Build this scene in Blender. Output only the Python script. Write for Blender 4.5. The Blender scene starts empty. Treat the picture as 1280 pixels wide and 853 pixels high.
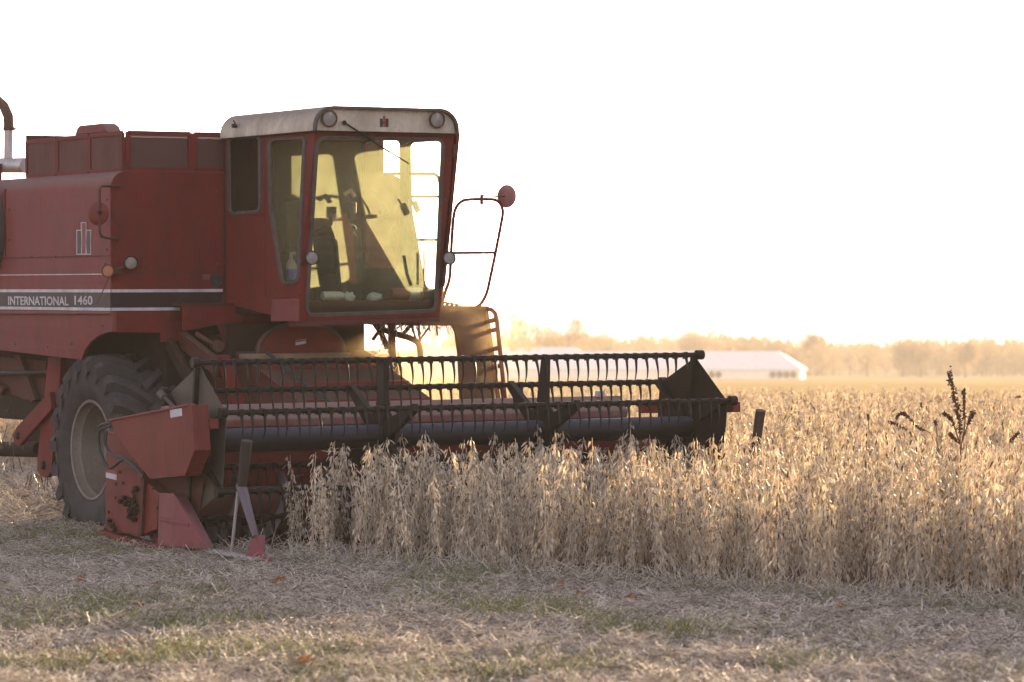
import bpy, bmesh, math, random
import numpy as np
from mathutils import Vector, Matrix, noise
from mathutils.geometry import tessellate_polygon

random.seed(7)
rng = np.random.default_rng(11)
SC = bpy.context.scene
COL = SC.collection
R = math.radians

# ------------------------------------------------------------------ camera
LENS = 119.5
FPX = 1280 * LENS / 36.0
HOR = 440.0
CAM_Z = 1.75
cam_data = bpy.data.cameras.new('camera')
cam = bpy.data.objects.new('camera', cam_data)
COL.objects.link(cam)
cam_data.lens = LENS
cam_data.sensor_width = 36
cam_data.clip_start = 0.5
cam_data.clip_end = 20000
cam.location = (0, 0, CAM_Z)
cam.rotation_euler = (R(90), 0, 0)
cam_data.shift_y = (HOR - 426.5) / 1280.0
cam_data.dof.use_dof = True
cam_data.dof.focus_distance = 30.0
cam_data.dof.aperture_fstop = 3.4
SC.camera = cam

def at(px, py, d):
    """world point seen at photo pixel (px, py) at depth d"""
    return Vector(((px - 640) / FPX * d, d, CAM_Z + (HOR - py) / FPX * d))

# ------------------------------------------------------------------ terrain height
def smooth(a, b, t):
    t = min(1.0, max(0.0, (t - a) / (b - a)))
    return t * t * (3 - 2 * t)

GPROF = [(-100, 0.0), (30.0, 0.0), (36.0, 0.07), (44.0, 0.14), (52.0, 0.13), (62.0, 0.05), (100.0, -0.02), (150.0, -0.12), (200.0, -0.38), (300.0, -1.15), (450.0, -2.2), (650.0, -3.5), (900.0, -4.2), (12000.0, -4.4)]
def gz(x, d):
    for (d0, z0), (d1, z1) in zip(GPROF, GPROF[1:]):
        if d <= d1:
            t = max(0.0, (d - d0) / (d1 - d0)); t = t * t * (3 - 2 * t) if d < 62 else t
            return z0 + (z1 - z0) * t
    return GPROF[-1][1]

def on_ground(px, py):
    d = (CAM_Z) * FPX / (py - HOR)
    for _ in range(6):
        d = (CAM_Z - gz(0, d)) * FPX / (py - HOR)
    return at(px, py, d)

# ------------------------------------------------------------------ materials
def new_mat(name):
    m = bpy.data.materials.new(name)
    m.use_nodes = True
    nt = m.node_tree
    b = nt.nodes['Principled BSDF']
    return m, nt, b

def N(nt, typ, **kw):
    n = nt.nodes.new(typ)
    for k, v in kw.items():
        setattr(n, k, v)
    return n

def noise_node(nt, scale, detail=4, rough=0.6, coord='Object'):
    tc = N(nt, 'ShaderNodeTexCoord')
    nz = N(nt, 'ShaderNodeTexNoise')
    nz.inputs['Scale'].default_value = scale
    nz.inputs['Detail'].default_value = detail
    nz.inputs['Roughness'].default_value = rough
    nt.links.new(tc.outputs[coord], nz.inputs['Vector'])
    return nz

def ramp(nt, src, stops):
    r = N(nt, 'ShaderNodeValToRGB')
    els = r.color_ramp.elements
    while len(els) < len(stops):
        els.new(0.5)
    for e, (p, c) in zip(els, stops):
        e.position = p
        e.color = (*c, 1) if len(c) == 3 else c
    nt.links.new(src, r.inputs['Fac'])
    return r

def mixc(nt, fac, a, b):
    m = N(nt, 'ShaderNodeMix', data_type='RGBA')
    for sock, v in ((0, fac), (6, a), (7, b)):
        if hasattr(v, 'node'):
            nt.links.new(v, m.inputs[sock])
        else:
            m.inputs[sock].default_value = (*v, 1) if isinstance(v, tuple) else v
    return m.outputs[2]

def dusty(name, base, dust=(0.30, 0.22, 0.17), amount=0.35, rough=0.5, metallic=0.0, scale=2.2, top=0.6, bump=0.0, rust=None):
    """paint under an uneven coat of field dust; more of it lies on what faces up"""
    m, nt, b = new_mat(name)
    n1 = noise_node(nt, scale, 6, 0.65)
    n2 = noise_node(nt, scale * 9, 3, 0.6)
    r1 = ramp(nt, n1.outputs['Fac'], [(0.30, (0, 0, 0)), (0.72, (1, 1, 1))])
    r2 = ramp(nt, n2.outputs['Fac'], [(0.35, (0.35, 0.35, 0.35)), (0.7, (1, 1, 1))])
    mul = N(nt, 'ShaderNodeMath', operation='MULTIPLY')
    nt.links.new(r1.outputs['Color'], mul.inputs[0]); nt.links.new(r2.outputs['Color'], mul.inputs[1])
    mul2 = N(nt, 'ShaderNodeMath', operation='MULTIPLY_ADD')
    nt.links.new(mul.outputs[0], mul2.inputs[0]); mul2.inputs[1].default_value = amount; mul2.inputs[2].default_value = amount * 0.35
    geo = N(nt, 'ShaderNodeNewGeometry')
    sep = N(nt, 'ShaderNodeSeparateXYZ')
    nt.links.new(geo.outputs['Normal'], sep.inputs[0])
    up = N(nt, 'ShaderNodeMapRange')
    up.inputs['From Min'].default_value = 0.08; up.inputs['From Max'].default_value = 0.8
    up.inputs['To Max'].default_value = top
    nt.links.new(sep.outputs['Z'], up.inputs['Value'])
    add = N(nt, 'ShaderNodeMath', operation='ADD', use_clamp=True)
    nt.links.new(mul2.outputs[0], add.inputs[0]); nt.links.new(up.outputs[0], add.inputs[1])
    tcs = N(nt, 'ShaderNodeTexCoord'); mps = N(nt, 'ShaderNodeMapping'); mps.inputs['Scale'].default_value = (2.6, 2.6, 0.9)
    nt.links.new(tcs.outputs['Object'], mps.inputs['Vector'])
    ns = N(nt, 'ShaderNodeTexNoise'); ns.inputs['Scale'].default_value = 1.6; ns.inputs['Detail'].default_value = 7; ns.inputs['Roughness'].default_value = 0.7
    nt.links.new(mps.outputs[0], ns.inputs['Vector'])
    rs_ = ramp(nt, ns.outputs['Fac'], [(0.36, (0, 0, 0)), (0.66, (1, 1, 1))])
    worn = mixc(nt, rs_.outputs['Color'], tuple(c * 0.74 for c in base), tuple(min(1, c * 1.28) for c in base))
    col = mixc(nt, add.outputs[0], worn, dust)
    if rust:
        n3 = noise_node(nt, scale * 3.3, 8, 0.7)
        r3 = ramp(nt, n3.outputs['Fac'], [(0.58, (0, 0, 0)), (0.68, (1, 1, 1))])
        col = mixc(nt, r3.outputs['Color'], col, rust)
    nt.links.new(col, b.inputs['Base Color'])
    rr = N(nt, 'ShaderNodeMapRange')
    rr.inputs['To Min'].default_value = rough; rr.inputs['To Max'].default_value = 0.95
    nt.links.new(add.outputs[0], rr.inputs['Value'])
    nt.links.new(rr.outputs[0], b.inputs['Roughness'])
    b.inputs['Metallic'].default_value = metallic
    b.inputs['Specular IOR Level'].default_value = 0.2
    if bump:
        bp = N(nt, 'ShaderNodeBump')
        bp.inputs['Strength'].default_value = bump
        bp.inputs['Distance'].default_value = 0.02
        nt.links.new(n1.outputs['Fac'], bp.inputs['Height'])
        nt.links.new(bp.outputs['Normal'], b.inputs['Normal'])
    return m

MAT = {}
MAT['red'] = dusty('red_paint', (0.110, 0.0050, 0.0042), (0.098, 0.036, 0.030), 0.45, 0.6, top=0.75, bump=0.12, rust=(0.135, 0.007, 0.005))
MAT['red_faded'] = dusty('faded_red_paint', (0.145, 0.0130, 0.0120), (0.15, 0.078, 0.074), 0.62, 0.6, scale=1.4, top=0.95, bump=0.12)
MAT['red_shield'] = dusty('orange_red_paint', (0.120, 0.0100, 0.0075), (0.11, 0.046, 0.037), 0.35, 0.5, scale=3.0, top=0.45, bump=0.1, rust=(0.085, 0.012, 0.008))
MAT['red_pink'] = dusty('worn_pinkish_red_paint', (0.155, 0.0165, 0.024), (0.16, 0.078, 0.082), 0.45, 0.5, scale=3.0, top=0.5, bump=0.1, rust=(0.19, 0.05, 0.055))
MAT['red_chaff'] = dusty('red_paint_under_chaff', (0.13, 0.015, 0.018), (0.20, 0.135, 0.115), 0.75, 0.7, scale=3.0, top=0.7, bump=0.2)
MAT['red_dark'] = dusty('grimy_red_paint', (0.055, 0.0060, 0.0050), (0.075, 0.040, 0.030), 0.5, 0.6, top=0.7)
MAT['white'] = dusty('off_white_paint', (0.42, 0.36, 0.285), (0.185, 0.145, 0.12), 0.42, 0.5, top=0.7, scale=3, rust=(0.30, 0.21, 0.14))
MAT['dark'] = dusty('dark_steel', (0.0065, 0.0035, 0.0026), (0.024, 0.015, 0.012), 0.16, 0.50, metallic=0.0, top=0.10)
MAT['tube_steel'] = dusty('reel_tube_painted_sheen', (0.006, 0.005, 0.006), (0.060, 0.062, 0.085), 0.06, 0.42, top=0.55)  # bluish reflection along the tube's upper face is painted in through the dust colour
MAT['grime'] = dusty('grimy_underbody', (0.012, 0.0055, 0.004), (0.040, 0.021, 0.013), 0.4, 0.8, top=0.5)
MAT['galv'] = dusty('dusty_galvanised_sheet', (0.062, 0.050, 0.043), (0.105, 0.078, 0.064), 0.5, 0.5, metallic=0.35, top=0.3, scale=6)
MAT['steel'] = dusty('weathered_bare_steel', (0.34, 0.33, 0.34), (0.32, 0.26, 0.22), 0.35, 0.4, metallic=0.6, top=0.3, rust=(0.12, 0.05, 0.03))
MAT['nose'] = dusty('scuffed_blue_grey_steel', (0.085, 0.075, 0.092), (0.16, 0.09, 0.09), 0.4, 0.35, metallic=0.3, top=0.2)
MAT['tube'] = dusty('grimy_dark_tube', (0.022, 0.015, 0.013), (0.06, 0.042, 0.036), 0.4, 0.6, top=0.3)
MAT['mirror_pink'] = dusty('sun_bleached_mirror_back', (0.24, 0.10, 0.095), (0.30, 0.18, 0.17), 0.5, 0.45, top=0.4)
MAT['exhaust'] = dusty('rusty_exhaust_steel', (0.34, 0.33, 0.35), (0.22, 0.16, 0.14), 0.3, 0.35, metallic=0.7, top=0.2, rust=(0.14, 0.055, 0.03))
MAT['rusty'] = dusty('rust_brown_steel', (0.055, 0.024, 0.016), (0.10, 0.060, 0.042), 0.4, 0.75, top=0.4)
MAT['rubber'] = dusty('dusty_tyre_rubber', (0.013, 0.012, 0.013), (0.085, 0.068, 0.066), 0.46, 0.8, top=0.18, scale=5)
MAT['gasket'] = dusty('black_rubber_seal', (0.02, 0.02, 0.02), (0.2, 0.16, 0.14), 0.4, 0.7, top=0.3)
MAT['rim'] = dusty('cream_rim_paint', (0.19, 0.155, 0.13), (0.10, 0.075, 0.06), 0.6, 0.6, top=0.4, scale=4)
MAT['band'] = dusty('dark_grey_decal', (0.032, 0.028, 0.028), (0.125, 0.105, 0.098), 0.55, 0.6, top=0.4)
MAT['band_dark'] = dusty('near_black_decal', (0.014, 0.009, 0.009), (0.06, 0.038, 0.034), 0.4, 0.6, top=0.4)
MAT['decal_white'] = dusty('white_decal', (0.42, 0.40, 0.42), (0.26, 0.21, 0.20), 0.35, 0.55, top=0.3, scale=8)
MAT['decal_grey'] = dusty('grey_decal', (0.045, 0.042, 0.042), (0.14, 0.105, 0.10), 0.4, 0.55, top=0.3)
MAT['decal_red'] = dusty('red_decal', (0.21, 0.018, 0.016), (0.2, 0.12, 0.11), 0.4, 0.5, top=0.3)
MAT['amber'] = dusty('amber_lens', (0.28, 0.09, 0.022), (0.25, 0.18, 0.13), 0.35, 0.35, top=0.3)
MAT['seat'] = dusty('black_seat_vinyl', (0.012, 0.011, 0.011), (0.05, 0.04, 0.034), 0.3, 0.6, top=0.3)
MAT['grain'] = dusty('chaff_and_dust', (0.16, 0.11, 0.065), (0.20, 0.15, 0.095), 0.5, 0.9, top=0.3, scale=10)
MAT['barn_wall'] = dusty('white_barn_wall', (0.70, 0.68, 0.62), (0.6, 0.55, 0.48), 0.3, 0.6, top=0.0, scale=0.2)
MAT['barn_roof'] = dusty('pale_metal_roof', (0.62, 0.63, 0.66), (0.55, 0.52, 0.5), 0.3, 0.4, top=0.0, scale=0.2)

def lamp_glass():
    m, nt, b = new_mat('lamp_lens_glass')
    b.inputs['Base Color'].default_value = (0.17, 0.15, 0.14, 1)
    b.inputs['Metallic'].default_value = 0.4
    b.inputs['Roughness'].default_value = 0.22
    w = N(nt, 'ShaderNodeTexWave'); w.inputs['Scale'].default_value = 60
    bp = N(nt, 'ShaderNodeBump'); bp.inputs['Strength'].default_value = 0.3; bp.inputs['Distance'].default_value = 0.01
    nt.links.new(w.outputs['Fac'], bp.inputs['Height']); nt.links.new(bp.outputs['Normal'], b.inputs['Normal'])
    return m
MAT['lens'] = lamp_glass()

def dirty_glass(name, tint, dirt, dirt_col, scale=3.0):
    """tinted see-through glass with a film of dust that glows when the sun is behind it"""
    m, nt, b = new_mat(name)
    out = nt.nodes['Material Output']
    tr = N(nt, 'ShaderNodeBsdfTransparent'); tr.inputs['Color'].default_value = (*tint, 1)
    tl = N(nt, 'ShaderNodeBsdfTranslucent'); tl.inputs['Color'].default_value = (*dirt_col, 1)
    df = N(nt, 'ShaderNodeBsdfDiffuse'); df.inputs['Color'].default_value = (0.22, 0.18, 0.15, 1)
    film = N(nt, 'ShaderNodeMixShader'); film.inputs[0].default_value = 0.10
    nt.links.new(tl.outputs[0], film.inputs[1]); nt.links.new(df.outputs[0], film.inputs[2])
    nz = noise_node(nt, scale, 8, 0.7)
    mr = N(nt, 'ShaderNodeMapRange'); mr.inputs['From Min'].default_value = 0.3; mr.inputs['From Max'].default_value = 0.75
    mr.inputs['To Min'].default_value = dirt * 0.7; mr.inputs['To Max'].default_value = dirt * 1.35
    nt.links.new(nz.outputs['Fac'], mr.inputs['Value'])
    mx = N(nt, 'ShaderNodeMixShader')
    nt.links.new(mr.outputs[0], mx.inputs[0]); nt.links.new(tr.outputs[0], mx.inputs[1]); nt.links.new(film.outputs[0], mx.inputs[2])
    gl = N(nt, 'ShaderNodeBsdfGlossy'); gl.inputs['Roughness'].default_value = 0.04
    fr = N(nt, 'ShaderNodeLayerWeight'); fr.inputs['Blend'].default_value = 0.5
    pw = N(nt, 'ShaderNodeMath', operation='POWER'); pw.inputs[1].default_value = 4.0; nt.links.new(fr.outputs['Facing'], pw.inputs[0])
    ma = N(nt, 'ShaderNodeMath', operation='MULTIPLY_ADD'); ma.inputs[1].default_value = 0.6; ma.inputs[2].default_value = 0.035; nt.links.new(pw.outputs[0], ma.inputs[0])
    mx2 = N(nt, 'ShaderNodeMixShader')
    nt.links.new(ma.outputs[0], mx2.inputs[0]); nt.links.new(mx.outputs[0], mx2.inputs[1]); nt.links.new(gl.outputs[0], mx2.inputs[2])
    nt.links.new(mx2.outputs[0], out.inputs['Surface'])
    return m
MAT['windshield'] = dirty_glass('dirty_windshield_glass', (0.86, 0.85, 0.68), 0.26, (0.66, 0.68, 0.40))
MAT['glass'] = dirty_glass('dusty_side_glass', (0.56, 0.58, 0.48), 0.15, (0.60, 0.64, 0.38))
MAT['glass_dark'] = dirty_glass('dark_dusty_glass', (0.42, 0.44, 0.38), 0.10, (0.30, 0.30, 0.24))

def screen_mesh(name, col):
    m, nt, b = new_mat(name)
    out = nt.nodes['Material Output']
    b.inputs['Base Color'].default_value = (*col, 1); b.inputs['Roughness'].default_value = 0.8
    tr = N(nt, 'ShaderNodeBsdfTransparent')
    mx = N(nt, 'ShaderNodeMixShader'); mx.inputs[0].default_value = 0.86
    nt.links.new(tr.outputs[0], mx.inputs[1]); nt.links.new(b.outputs[0], mx.inputs[2])
    nt.links.new(mx.outputs[0], out.inputs['Surface'])
    return m
MAT['screen'] = screen_mesh('woven_wire_screen', (0.075, 0.030, 0.025))

def plant_mat(name, stops, transl=0.35, rough=0.5):
    """dry plant tissue: colour varies from piece to piece, thin enough to let light through"""
    m, nt, b = new_mat(name)
    out = nt.nodes['Material Output']
    geo = N(nt, 'ShaderNodeNewGeometry')
    r = ramp(nt, geo.outputs['Random Per Island'], stops)
    b.inputs['Roughness'].default_value = rough
    b.inputs['Specular IOR Level'].default_value = 0.22
    nt.links.new(r.outputs['Color'], b.inputs['Base Color'])
    tl = N(nt, 'ShaderNodeBsdfTranslucent')
    warm = N(nt, 'ShaderNodeMix', data_type='RGBA', blend_type='MULTIPLY'); warm.inputs[0].default_value = 1.0; warm.inputs[7].default_value = (1.0, 0.94, 0.76, 1)
    nt.links.new(r.outputs['Color'], warm.inputs[6]); nt.links.new(warm.outputs[2], tl.inputs['Color'])
    mx = N(nt, 'ShaderNodeMixShader'); mx.inputs[0].default_value = transl
    nt.links.new(b.outputs[0], mx.inputs[1]); nt.links.new(tl.outputs[0], mx.inputs[2])
    nt.links.new(mx.outputs[0], out.inputs['Surface'])
    return m
def plant_tone(m, lo, hi):
    nt = m.node_tree
    oi = N(nt, 'ShaderNodeObjectInfo')
    mr = N(nt, 'ShaderNodeMapRange'); mr.inputs['To Min'].default_value = lo; mr.inputs['To Max'].default_value = hi
    nt.links.new(oi.outputs['Random'], mr.inputs['Value'])
    rampn = [n for n in nt.nodes if n.type == 'VALTORGB'][0]
    hs = N(nt, 'ShaderNodeHueSaturation'); nt.links.new(mr.outputs[0], hs.inputs['Value'])
    targets = [l.to_socket for l in rampn.outputs['Color'].links]
    nt.links.new(rampn.outputs['Color'], hs.inputs['Color'])
    for t in targets: nt.links.new(hs.outputs[0], t)
    return m
MAT['soy'] = plant_mat('dry_soybean', [(0.0, (0.14, 0.08, 0.045)), (0.12, (0.44, 0.34, 0.25)), (0.45, (0.67, 0.595, 0.51)), (0.85, (0.83, 0.775, 0.69)), (1.0, (0.57, 0.41, 0.26))], 0.58)
plant_tone(MAT['soy'], 0.72, 1.12)
MAT['straw'] = plant_mat('chopped_straw', [(0.0, (0.15, 0.105, 0.085)), (0.2, (0.40, 0.335, 0.28)), (0.6, (0.64, 0.565, 0.50)), (1.0, (0.82, 0.76, 0.69))], 0.36)
MAT['grass'] = plant_mat('short_green_grass', [(0.0, (0.12, 0.16, 0.05)), (0.5, (0.23, 0.27, 0.09)), (1.0, (0.46, 0.42, 0.18))], 0.5)
MAT['weed'] = plant_mat('dead_brown_weed', [(0.0, (0.05, 0.022, 0.012)), (1.0, (0.11, 0.05, 0.025))], 0.2)
MAT['leaf'] = plant_mat('fallen_brown_leaf', [(0.0, (0.16, 0.06, 0.03)), (1.0, (0.30, 0.15, 0.07))], 0.35)
MAT['twig'] = plant_mat('bare_twigs', [(0.0, (0.20, 0.14, 0.08)), (0.6, (0.31, 0.22, 0.125)), (1.0, (0.40, 0.285, 0.155))], 0.5)
MAT['bark'] = dusty('grey_bark', (0.10, 0.075, 0.06), (0.14, 0.11, 0.09), 0.4, 0.9, top=0.0)

def ground_mat():
    m, nt, b = new_mat('field_soil_and_stubble')
    geo = N(nt, 'ShaderNodeNewGeometry')
    sep = N(nt, 'ShaderNodeSeparateXYZ'); nt.links.new(geo.outputs['Position'], sep.inputs[0])
    n1 = N(nt, 'ShaderNodeTexNoise'); n1.inputs['Scale'].default_value = 14; n1.inputs['Detail'].default_value = 8; n1.inputs['Roughness'].default_value = 0.7
    nt.links.new(geo.outputs['Position'], n1.inputs['Vector'])
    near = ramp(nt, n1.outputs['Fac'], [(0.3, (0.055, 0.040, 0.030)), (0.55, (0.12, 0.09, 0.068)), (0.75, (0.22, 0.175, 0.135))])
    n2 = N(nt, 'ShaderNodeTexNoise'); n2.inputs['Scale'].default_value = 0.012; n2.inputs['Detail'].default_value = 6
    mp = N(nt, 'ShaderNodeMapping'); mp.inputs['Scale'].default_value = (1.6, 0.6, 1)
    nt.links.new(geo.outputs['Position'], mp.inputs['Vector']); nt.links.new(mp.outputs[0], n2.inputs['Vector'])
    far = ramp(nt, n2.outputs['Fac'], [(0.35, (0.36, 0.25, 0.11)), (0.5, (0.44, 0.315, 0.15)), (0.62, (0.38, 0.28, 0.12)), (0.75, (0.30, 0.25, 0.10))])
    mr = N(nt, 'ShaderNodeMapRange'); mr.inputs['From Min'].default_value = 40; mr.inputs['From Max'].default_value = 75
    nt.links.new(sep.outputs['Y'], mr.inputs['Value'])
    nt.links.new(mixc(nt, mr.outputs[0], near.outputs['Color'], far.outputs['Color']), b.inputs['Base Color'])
    b.inputs['Roughness'].default_value = 0.95
    b.inputs['Specular IOR Level'].default_value = 0.0
    bp = N(nt, 'ShaderNodeBump'); bp.inputs['Strength'].default_value = 0.6; bp.inputs['Distance'].default_value = 0.03
    nt.links.new(n1.outputs['Fac'], bp.inputs['Height']); nt.links.new(bp.outputs['Normal'], b.inputs['Normal'])
    return m
MAT['ground'] = ground_mat()
def hill_mat():
    m, nt, b = new_mat('wooded_hill')
    nz = noise_node(nt, 0.02, 8, 0.7)
    r = ramp(nt, nz.outputs['Fac'], [(0.3, (0.07, 0.05, 0.03)), (0.7, (0.15, 0.11, 0.06))])
    nt.links.new(r.outputs['Color'], b.inputs['Base Color']); b.inputs['Roughness'].default_value = 1
    return m
MAT['hill'] = hill_mat()

def plain(name, col, rough=0.5, **kw):
    m, nt, b = new_mat(name)
    nz = noise_node(nt, 25, 4)
    c2 = tuple(min(1, c * 1.25 + 0.01) for c in col)
    r = ramp(nt, nz.outputs['Fac'], [(0.35, col), (0.7, c2)])
    nt.links.new(r.outputs['Color'], b.inputs['Base Color'])
    b.inputs['Roughness'].default_value = rough
    for k, v in kw.items():
        b.inputs[k].default_value = v
    return m
MAT['bottle'] = plain('cloudy_bottle_plastic', (0.36, 0.40, 0.42), 0.3)
MAT['rag'] = plain('pale_blue_cloth', (0.32, 0.38, 0.42), 0.9)
MAT['blue'] = plain('blue_label_plastic', (0.06, 0.07, 0.42), 0.4)
MAT['silver'] = plain('printed_silver_can', (0.30, 0.36, 0.38), 0.3, Metallic=0.5)
MAT['can_red'] = plain('red_can_paint', (0.10, 0.012, 0.012), 0.4)
MAT['black'] = plain('black_plastic', (0.012, 0.011, 0.011), 0.75)

# ------------------------------------------------------------------ mesh helpers
class MB:
    def __init__(self):
        self.v, self.f, self.mi = [], [], []
        self.cur = 0
    def add(self, verts, faces):
        o = len(self.v)
        self.v.extend([tuple(p) for p in verts])
        for f in faces:
            self.f.append(tuple(i + o for i in f)); self.mi.append(self.cur)
        return self
    def box(self, lo, hi):
        x0, y0, z0 = lo; x1, y1, z1 = hi
        vs = [(x0, y0, z0), (x1, y0, z0), (x1, y1, z0), (x0, y1, z0), (x0, y0, z1), (x1, y0, z1), (x1, y1, z1), (x0, y1, z1)]
        return self.add(vs, [(0, 3, 2, 1), (4, 5, 6, 7), (0, 1, 5, 4), (1, 2, 6, 5), (2, 3, 7, 6), (3, 0, 4, 7)])
    def plate(self, outer, vec, holes=()):
        """flat polygon with holes, given thickness along vec"""
        vec = Vector(vec)
        loops = [[Vector(p) for p in outer]] + [[Vector(p) for p in h] for h in holes]
        flat = [p for l in loops for p in l]
        tris = tessellate_polygon(loops)
        n = len(flat)
        faces = []
        for t in tris:
            nrm = (flat[t[1]] - flat[t[0]]).cross(flat[t[2]] - flat[t[0]])
            if nrm.dot(vec) > 0:
                t = (t[0], t[2], t[1])
            faces.append(tuple(t)); faces.append((t[0] + n, t[2] + n, t[1] + n))
        k = 0
        for l in loops:
            m = len(l)
            for i in range(m):
                j = (i + 1) % m
                faces.append((k + i, k + j, k + j + n, k + i + n))
            k += m
        return self.add(flat + [p + vec for p in flat], faces)
    def tube(self, pts, r, n=10, caps=True):
        pts = [Vector(p) for p in pts]
        m = len(pts)
        rad = list(r) if hasattr(r, '__len__') else [r] * m
        ref = None
        rings = []
        for i, p in enumerate(pts):
            d = (pts[min(i + 1, m - 1)] - pts[max(i - 1, 0)])
            if d.length < 1e-9:
                d = Vector((0, 0, 1))
            d.normalize()
            if ref is None:
                ref = Vector((0, 0, 1)) if abs(d.z) < 0.9 else Vector((1, 0, 0))
            u = (ref - d * ref.dot(d)).normalized()
            ref = u
            w = d.cross(u)
            rings.append([p + (u * math.cos(2 * math.pi * k / n) + w * math.sin(2 * math.pi * k / n)) * rad[i] for k in range(n)])
        vs = [q for ring in rings for q in ring]
        fs = []
        for i in range(m - 1):
            for k in range(n):
                k2 = (k + 1) % n
                fs.append((i * n + k, i * n + k2, (i + 1) * n + k2, (i + 1) * n + k))
        if caps:
            fs.append(tuple(reversed(range(n)))); fs.append(tuple((m - 1) * n + k for k in range(n)))
        return self.add(vs, fs)
    def bar(self, p0, p1, w, h, up=(0, 0, 1)):
        """box section from p0 to p1, w across, h along up"""
        p0, p1 = Vector(p0), Vector(p1)
        d = (p1 - p0).normalized(); up = Vector(up)
        s = d.cross(up).normalized(); u = s.cross(d).normalized()
        vs = []
        for p in (p0, p1):
            for a, b in ((-1, -1), (1, -1), (1, 1), (-1, 1)):
                vs.append(p + s * (a * w / 2) + u * (b * h / 2))
        return self.add(vs, [(0, 1, 2, 3), (7, 6, 5, 4), (0, 4, 5, 1), (1, 5, 6, 2), (2, 6, 7, 3), (3, 7, 4, 0)])
    def lathe(self, prof, c, axis, n=40, closed=False):
        """profile of (radius, distance along axis) turned about axis through c"""
        c = Vector(c); ax = Vector(axis).normalized()
        ref = Vector((0, 0, 1)) if abs(ax.z) < 0.9 else Vector((1, 0, 0))
        u = (ref - ax * ref.dot(ax)).normalized(); w = ax.cross(u)
        m = len(prof)
        vs = []
        for k in range(n):
            a = 2 * math.pi * k / n
            dirv = u * math.cos(a) + w * math.sin(a)
            for r, h in prof:
                vs.append(c + dirv * r + ax * h)
        fs = []
        for k in range(n):
            k2 = (k + 1) % n
            for i in range(m if closed else m - 1):
                i2 = (i + 1) % m
                fs.append((k * m + i, k * m + i2, k2 * m + i2, k2 * m + i))
        return self.add(vs, fs)
    def build(self, name, mat, parent=None, smooth=False, bevel=0.0, weld=False):
        me = bpy.data.meshes.new(name)
        me.from_pydata(self.v, [], self.f)
        mats = mat if isinstance(mat, (list, tuple)) else [mat]
        for mm in mats:
            me.materials.append(MAT[mm] if isinstance(mm, str) else mm)
        if len(mats) > 1:
            me.polygons.foreach_set('material_index', self.mi)
        bm = bmesh.new(); bm.from_mesh(me)
        if weld:
            bmesh.ops.remove_doubles(bm, verts=bm.verts, dist=1e-4)
        bmesh.ops.recalc_face_normals(bm, faces=bm.faces)
        bm.to_mesh(me); bm.free()
        if smooth:
            me.polygons.foreach_set('use_smooth', [True] * len(me.polygons))
            try:
                me.set_sharp_from_angle(angle=R(smooth if smooth is not True else 40))
            except Exception:
                pass
        me.update()
        o = bpy.data.objects.new(name, me)
        COL.objects.link(o)
        if parent is not None:
            o.parent = parent
        if bevel:
            md = o.modifiers.new('soft_edges', 'BEVEL'); md.width = bevel; md.segments = 2; md.limit_method = 'ANGLE'; md.angle_limit = R(40)
        return o

def np_mesh(name, V, faces_quads=None, tris=None, mat=None, parent=None):
    """one mesh object from numpy arrays"""
    me = bpy.data.meshes.new(name)
    fl = []
    tot = []
    if faces_quads is not None and len(faces_quads):
        fl.append(faces_quads.reshape(-1)); tot.append(np.full(len(faces_quads), 4))
    if tris is not None and len(tris):
        fl.append(tris.reshape(-1)); tot.append(np.full(len(tris), 3))
    loops = np.concatenate(fl).astype(np.int32); tot = np.concatenate(tot).astype(np.int32)
    me.vertices.add(len(V)); me.vertices.foreach_set('co', V.astype(np.float32).reshape(-1))
    me.loops.add(len(loops)); me.loops.foreach_set('vertex_index', loops)
    me.polygons.add(len(tot))
    start = np.concatenate([[0], np.cumsum(tot)[:-1]]).astype(np.int32)
    me.polygons.foreach_set('loop_start', start)
    try:
        me.polygons.foreach_set('loop_total', tot)
    except Exception:
        pass
    me.update(calc_edges=True); me.validate()
    if mat: me.materials.append(MAT[mat])
    o = bpy.data.objects.new(name, me); COL.objects.link(o)
    if parent is not None: o.parent = parent
    return o

def tag(o, label=None, cat=None, group=None, kind=None):
    if label: o['label'] = label
    if cat: o['category'] = cat
    if group: o['group'] = group
    if kind: o['kind'] = kind
    return o

def empty(name, loc=(0, 0, 0), rot=(0, 0, 0)):
    o = bpy.data.objects.new(name, None); COL.objects.link(o)
    o.location = loc; o.rotation_euler = rot
    o.empty_display_size = 0.2
    return o

def rounded(poly, r, n=5):
    """2D polygon with its corners rounded by r (one value or one per corner)"""
    out = []
    m = len(poly)
    rs = r if hasattr(r, '__len__') else [r] * m
    for i in range(m):
        p = Vector(poly[i]); a = Vector(poly[i - 1]); b = Vector(poly[(i + 1) % m])
        da, db = (a - p), (b - p)
        q = min(rs[i], da.length * 0.45, db.length * 0.45)
        if q <= 0:
            out.append(tuple(p)); continue
        s = p + da.normalized() * q; e = p + db.normalized() * q
        for k in range(n + 1):
            t = k / n
            out.append(tuple(s * (1 - t) ** 2 + p * 2 * t * (1 - t) + e * t * t))
    return out

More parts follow.
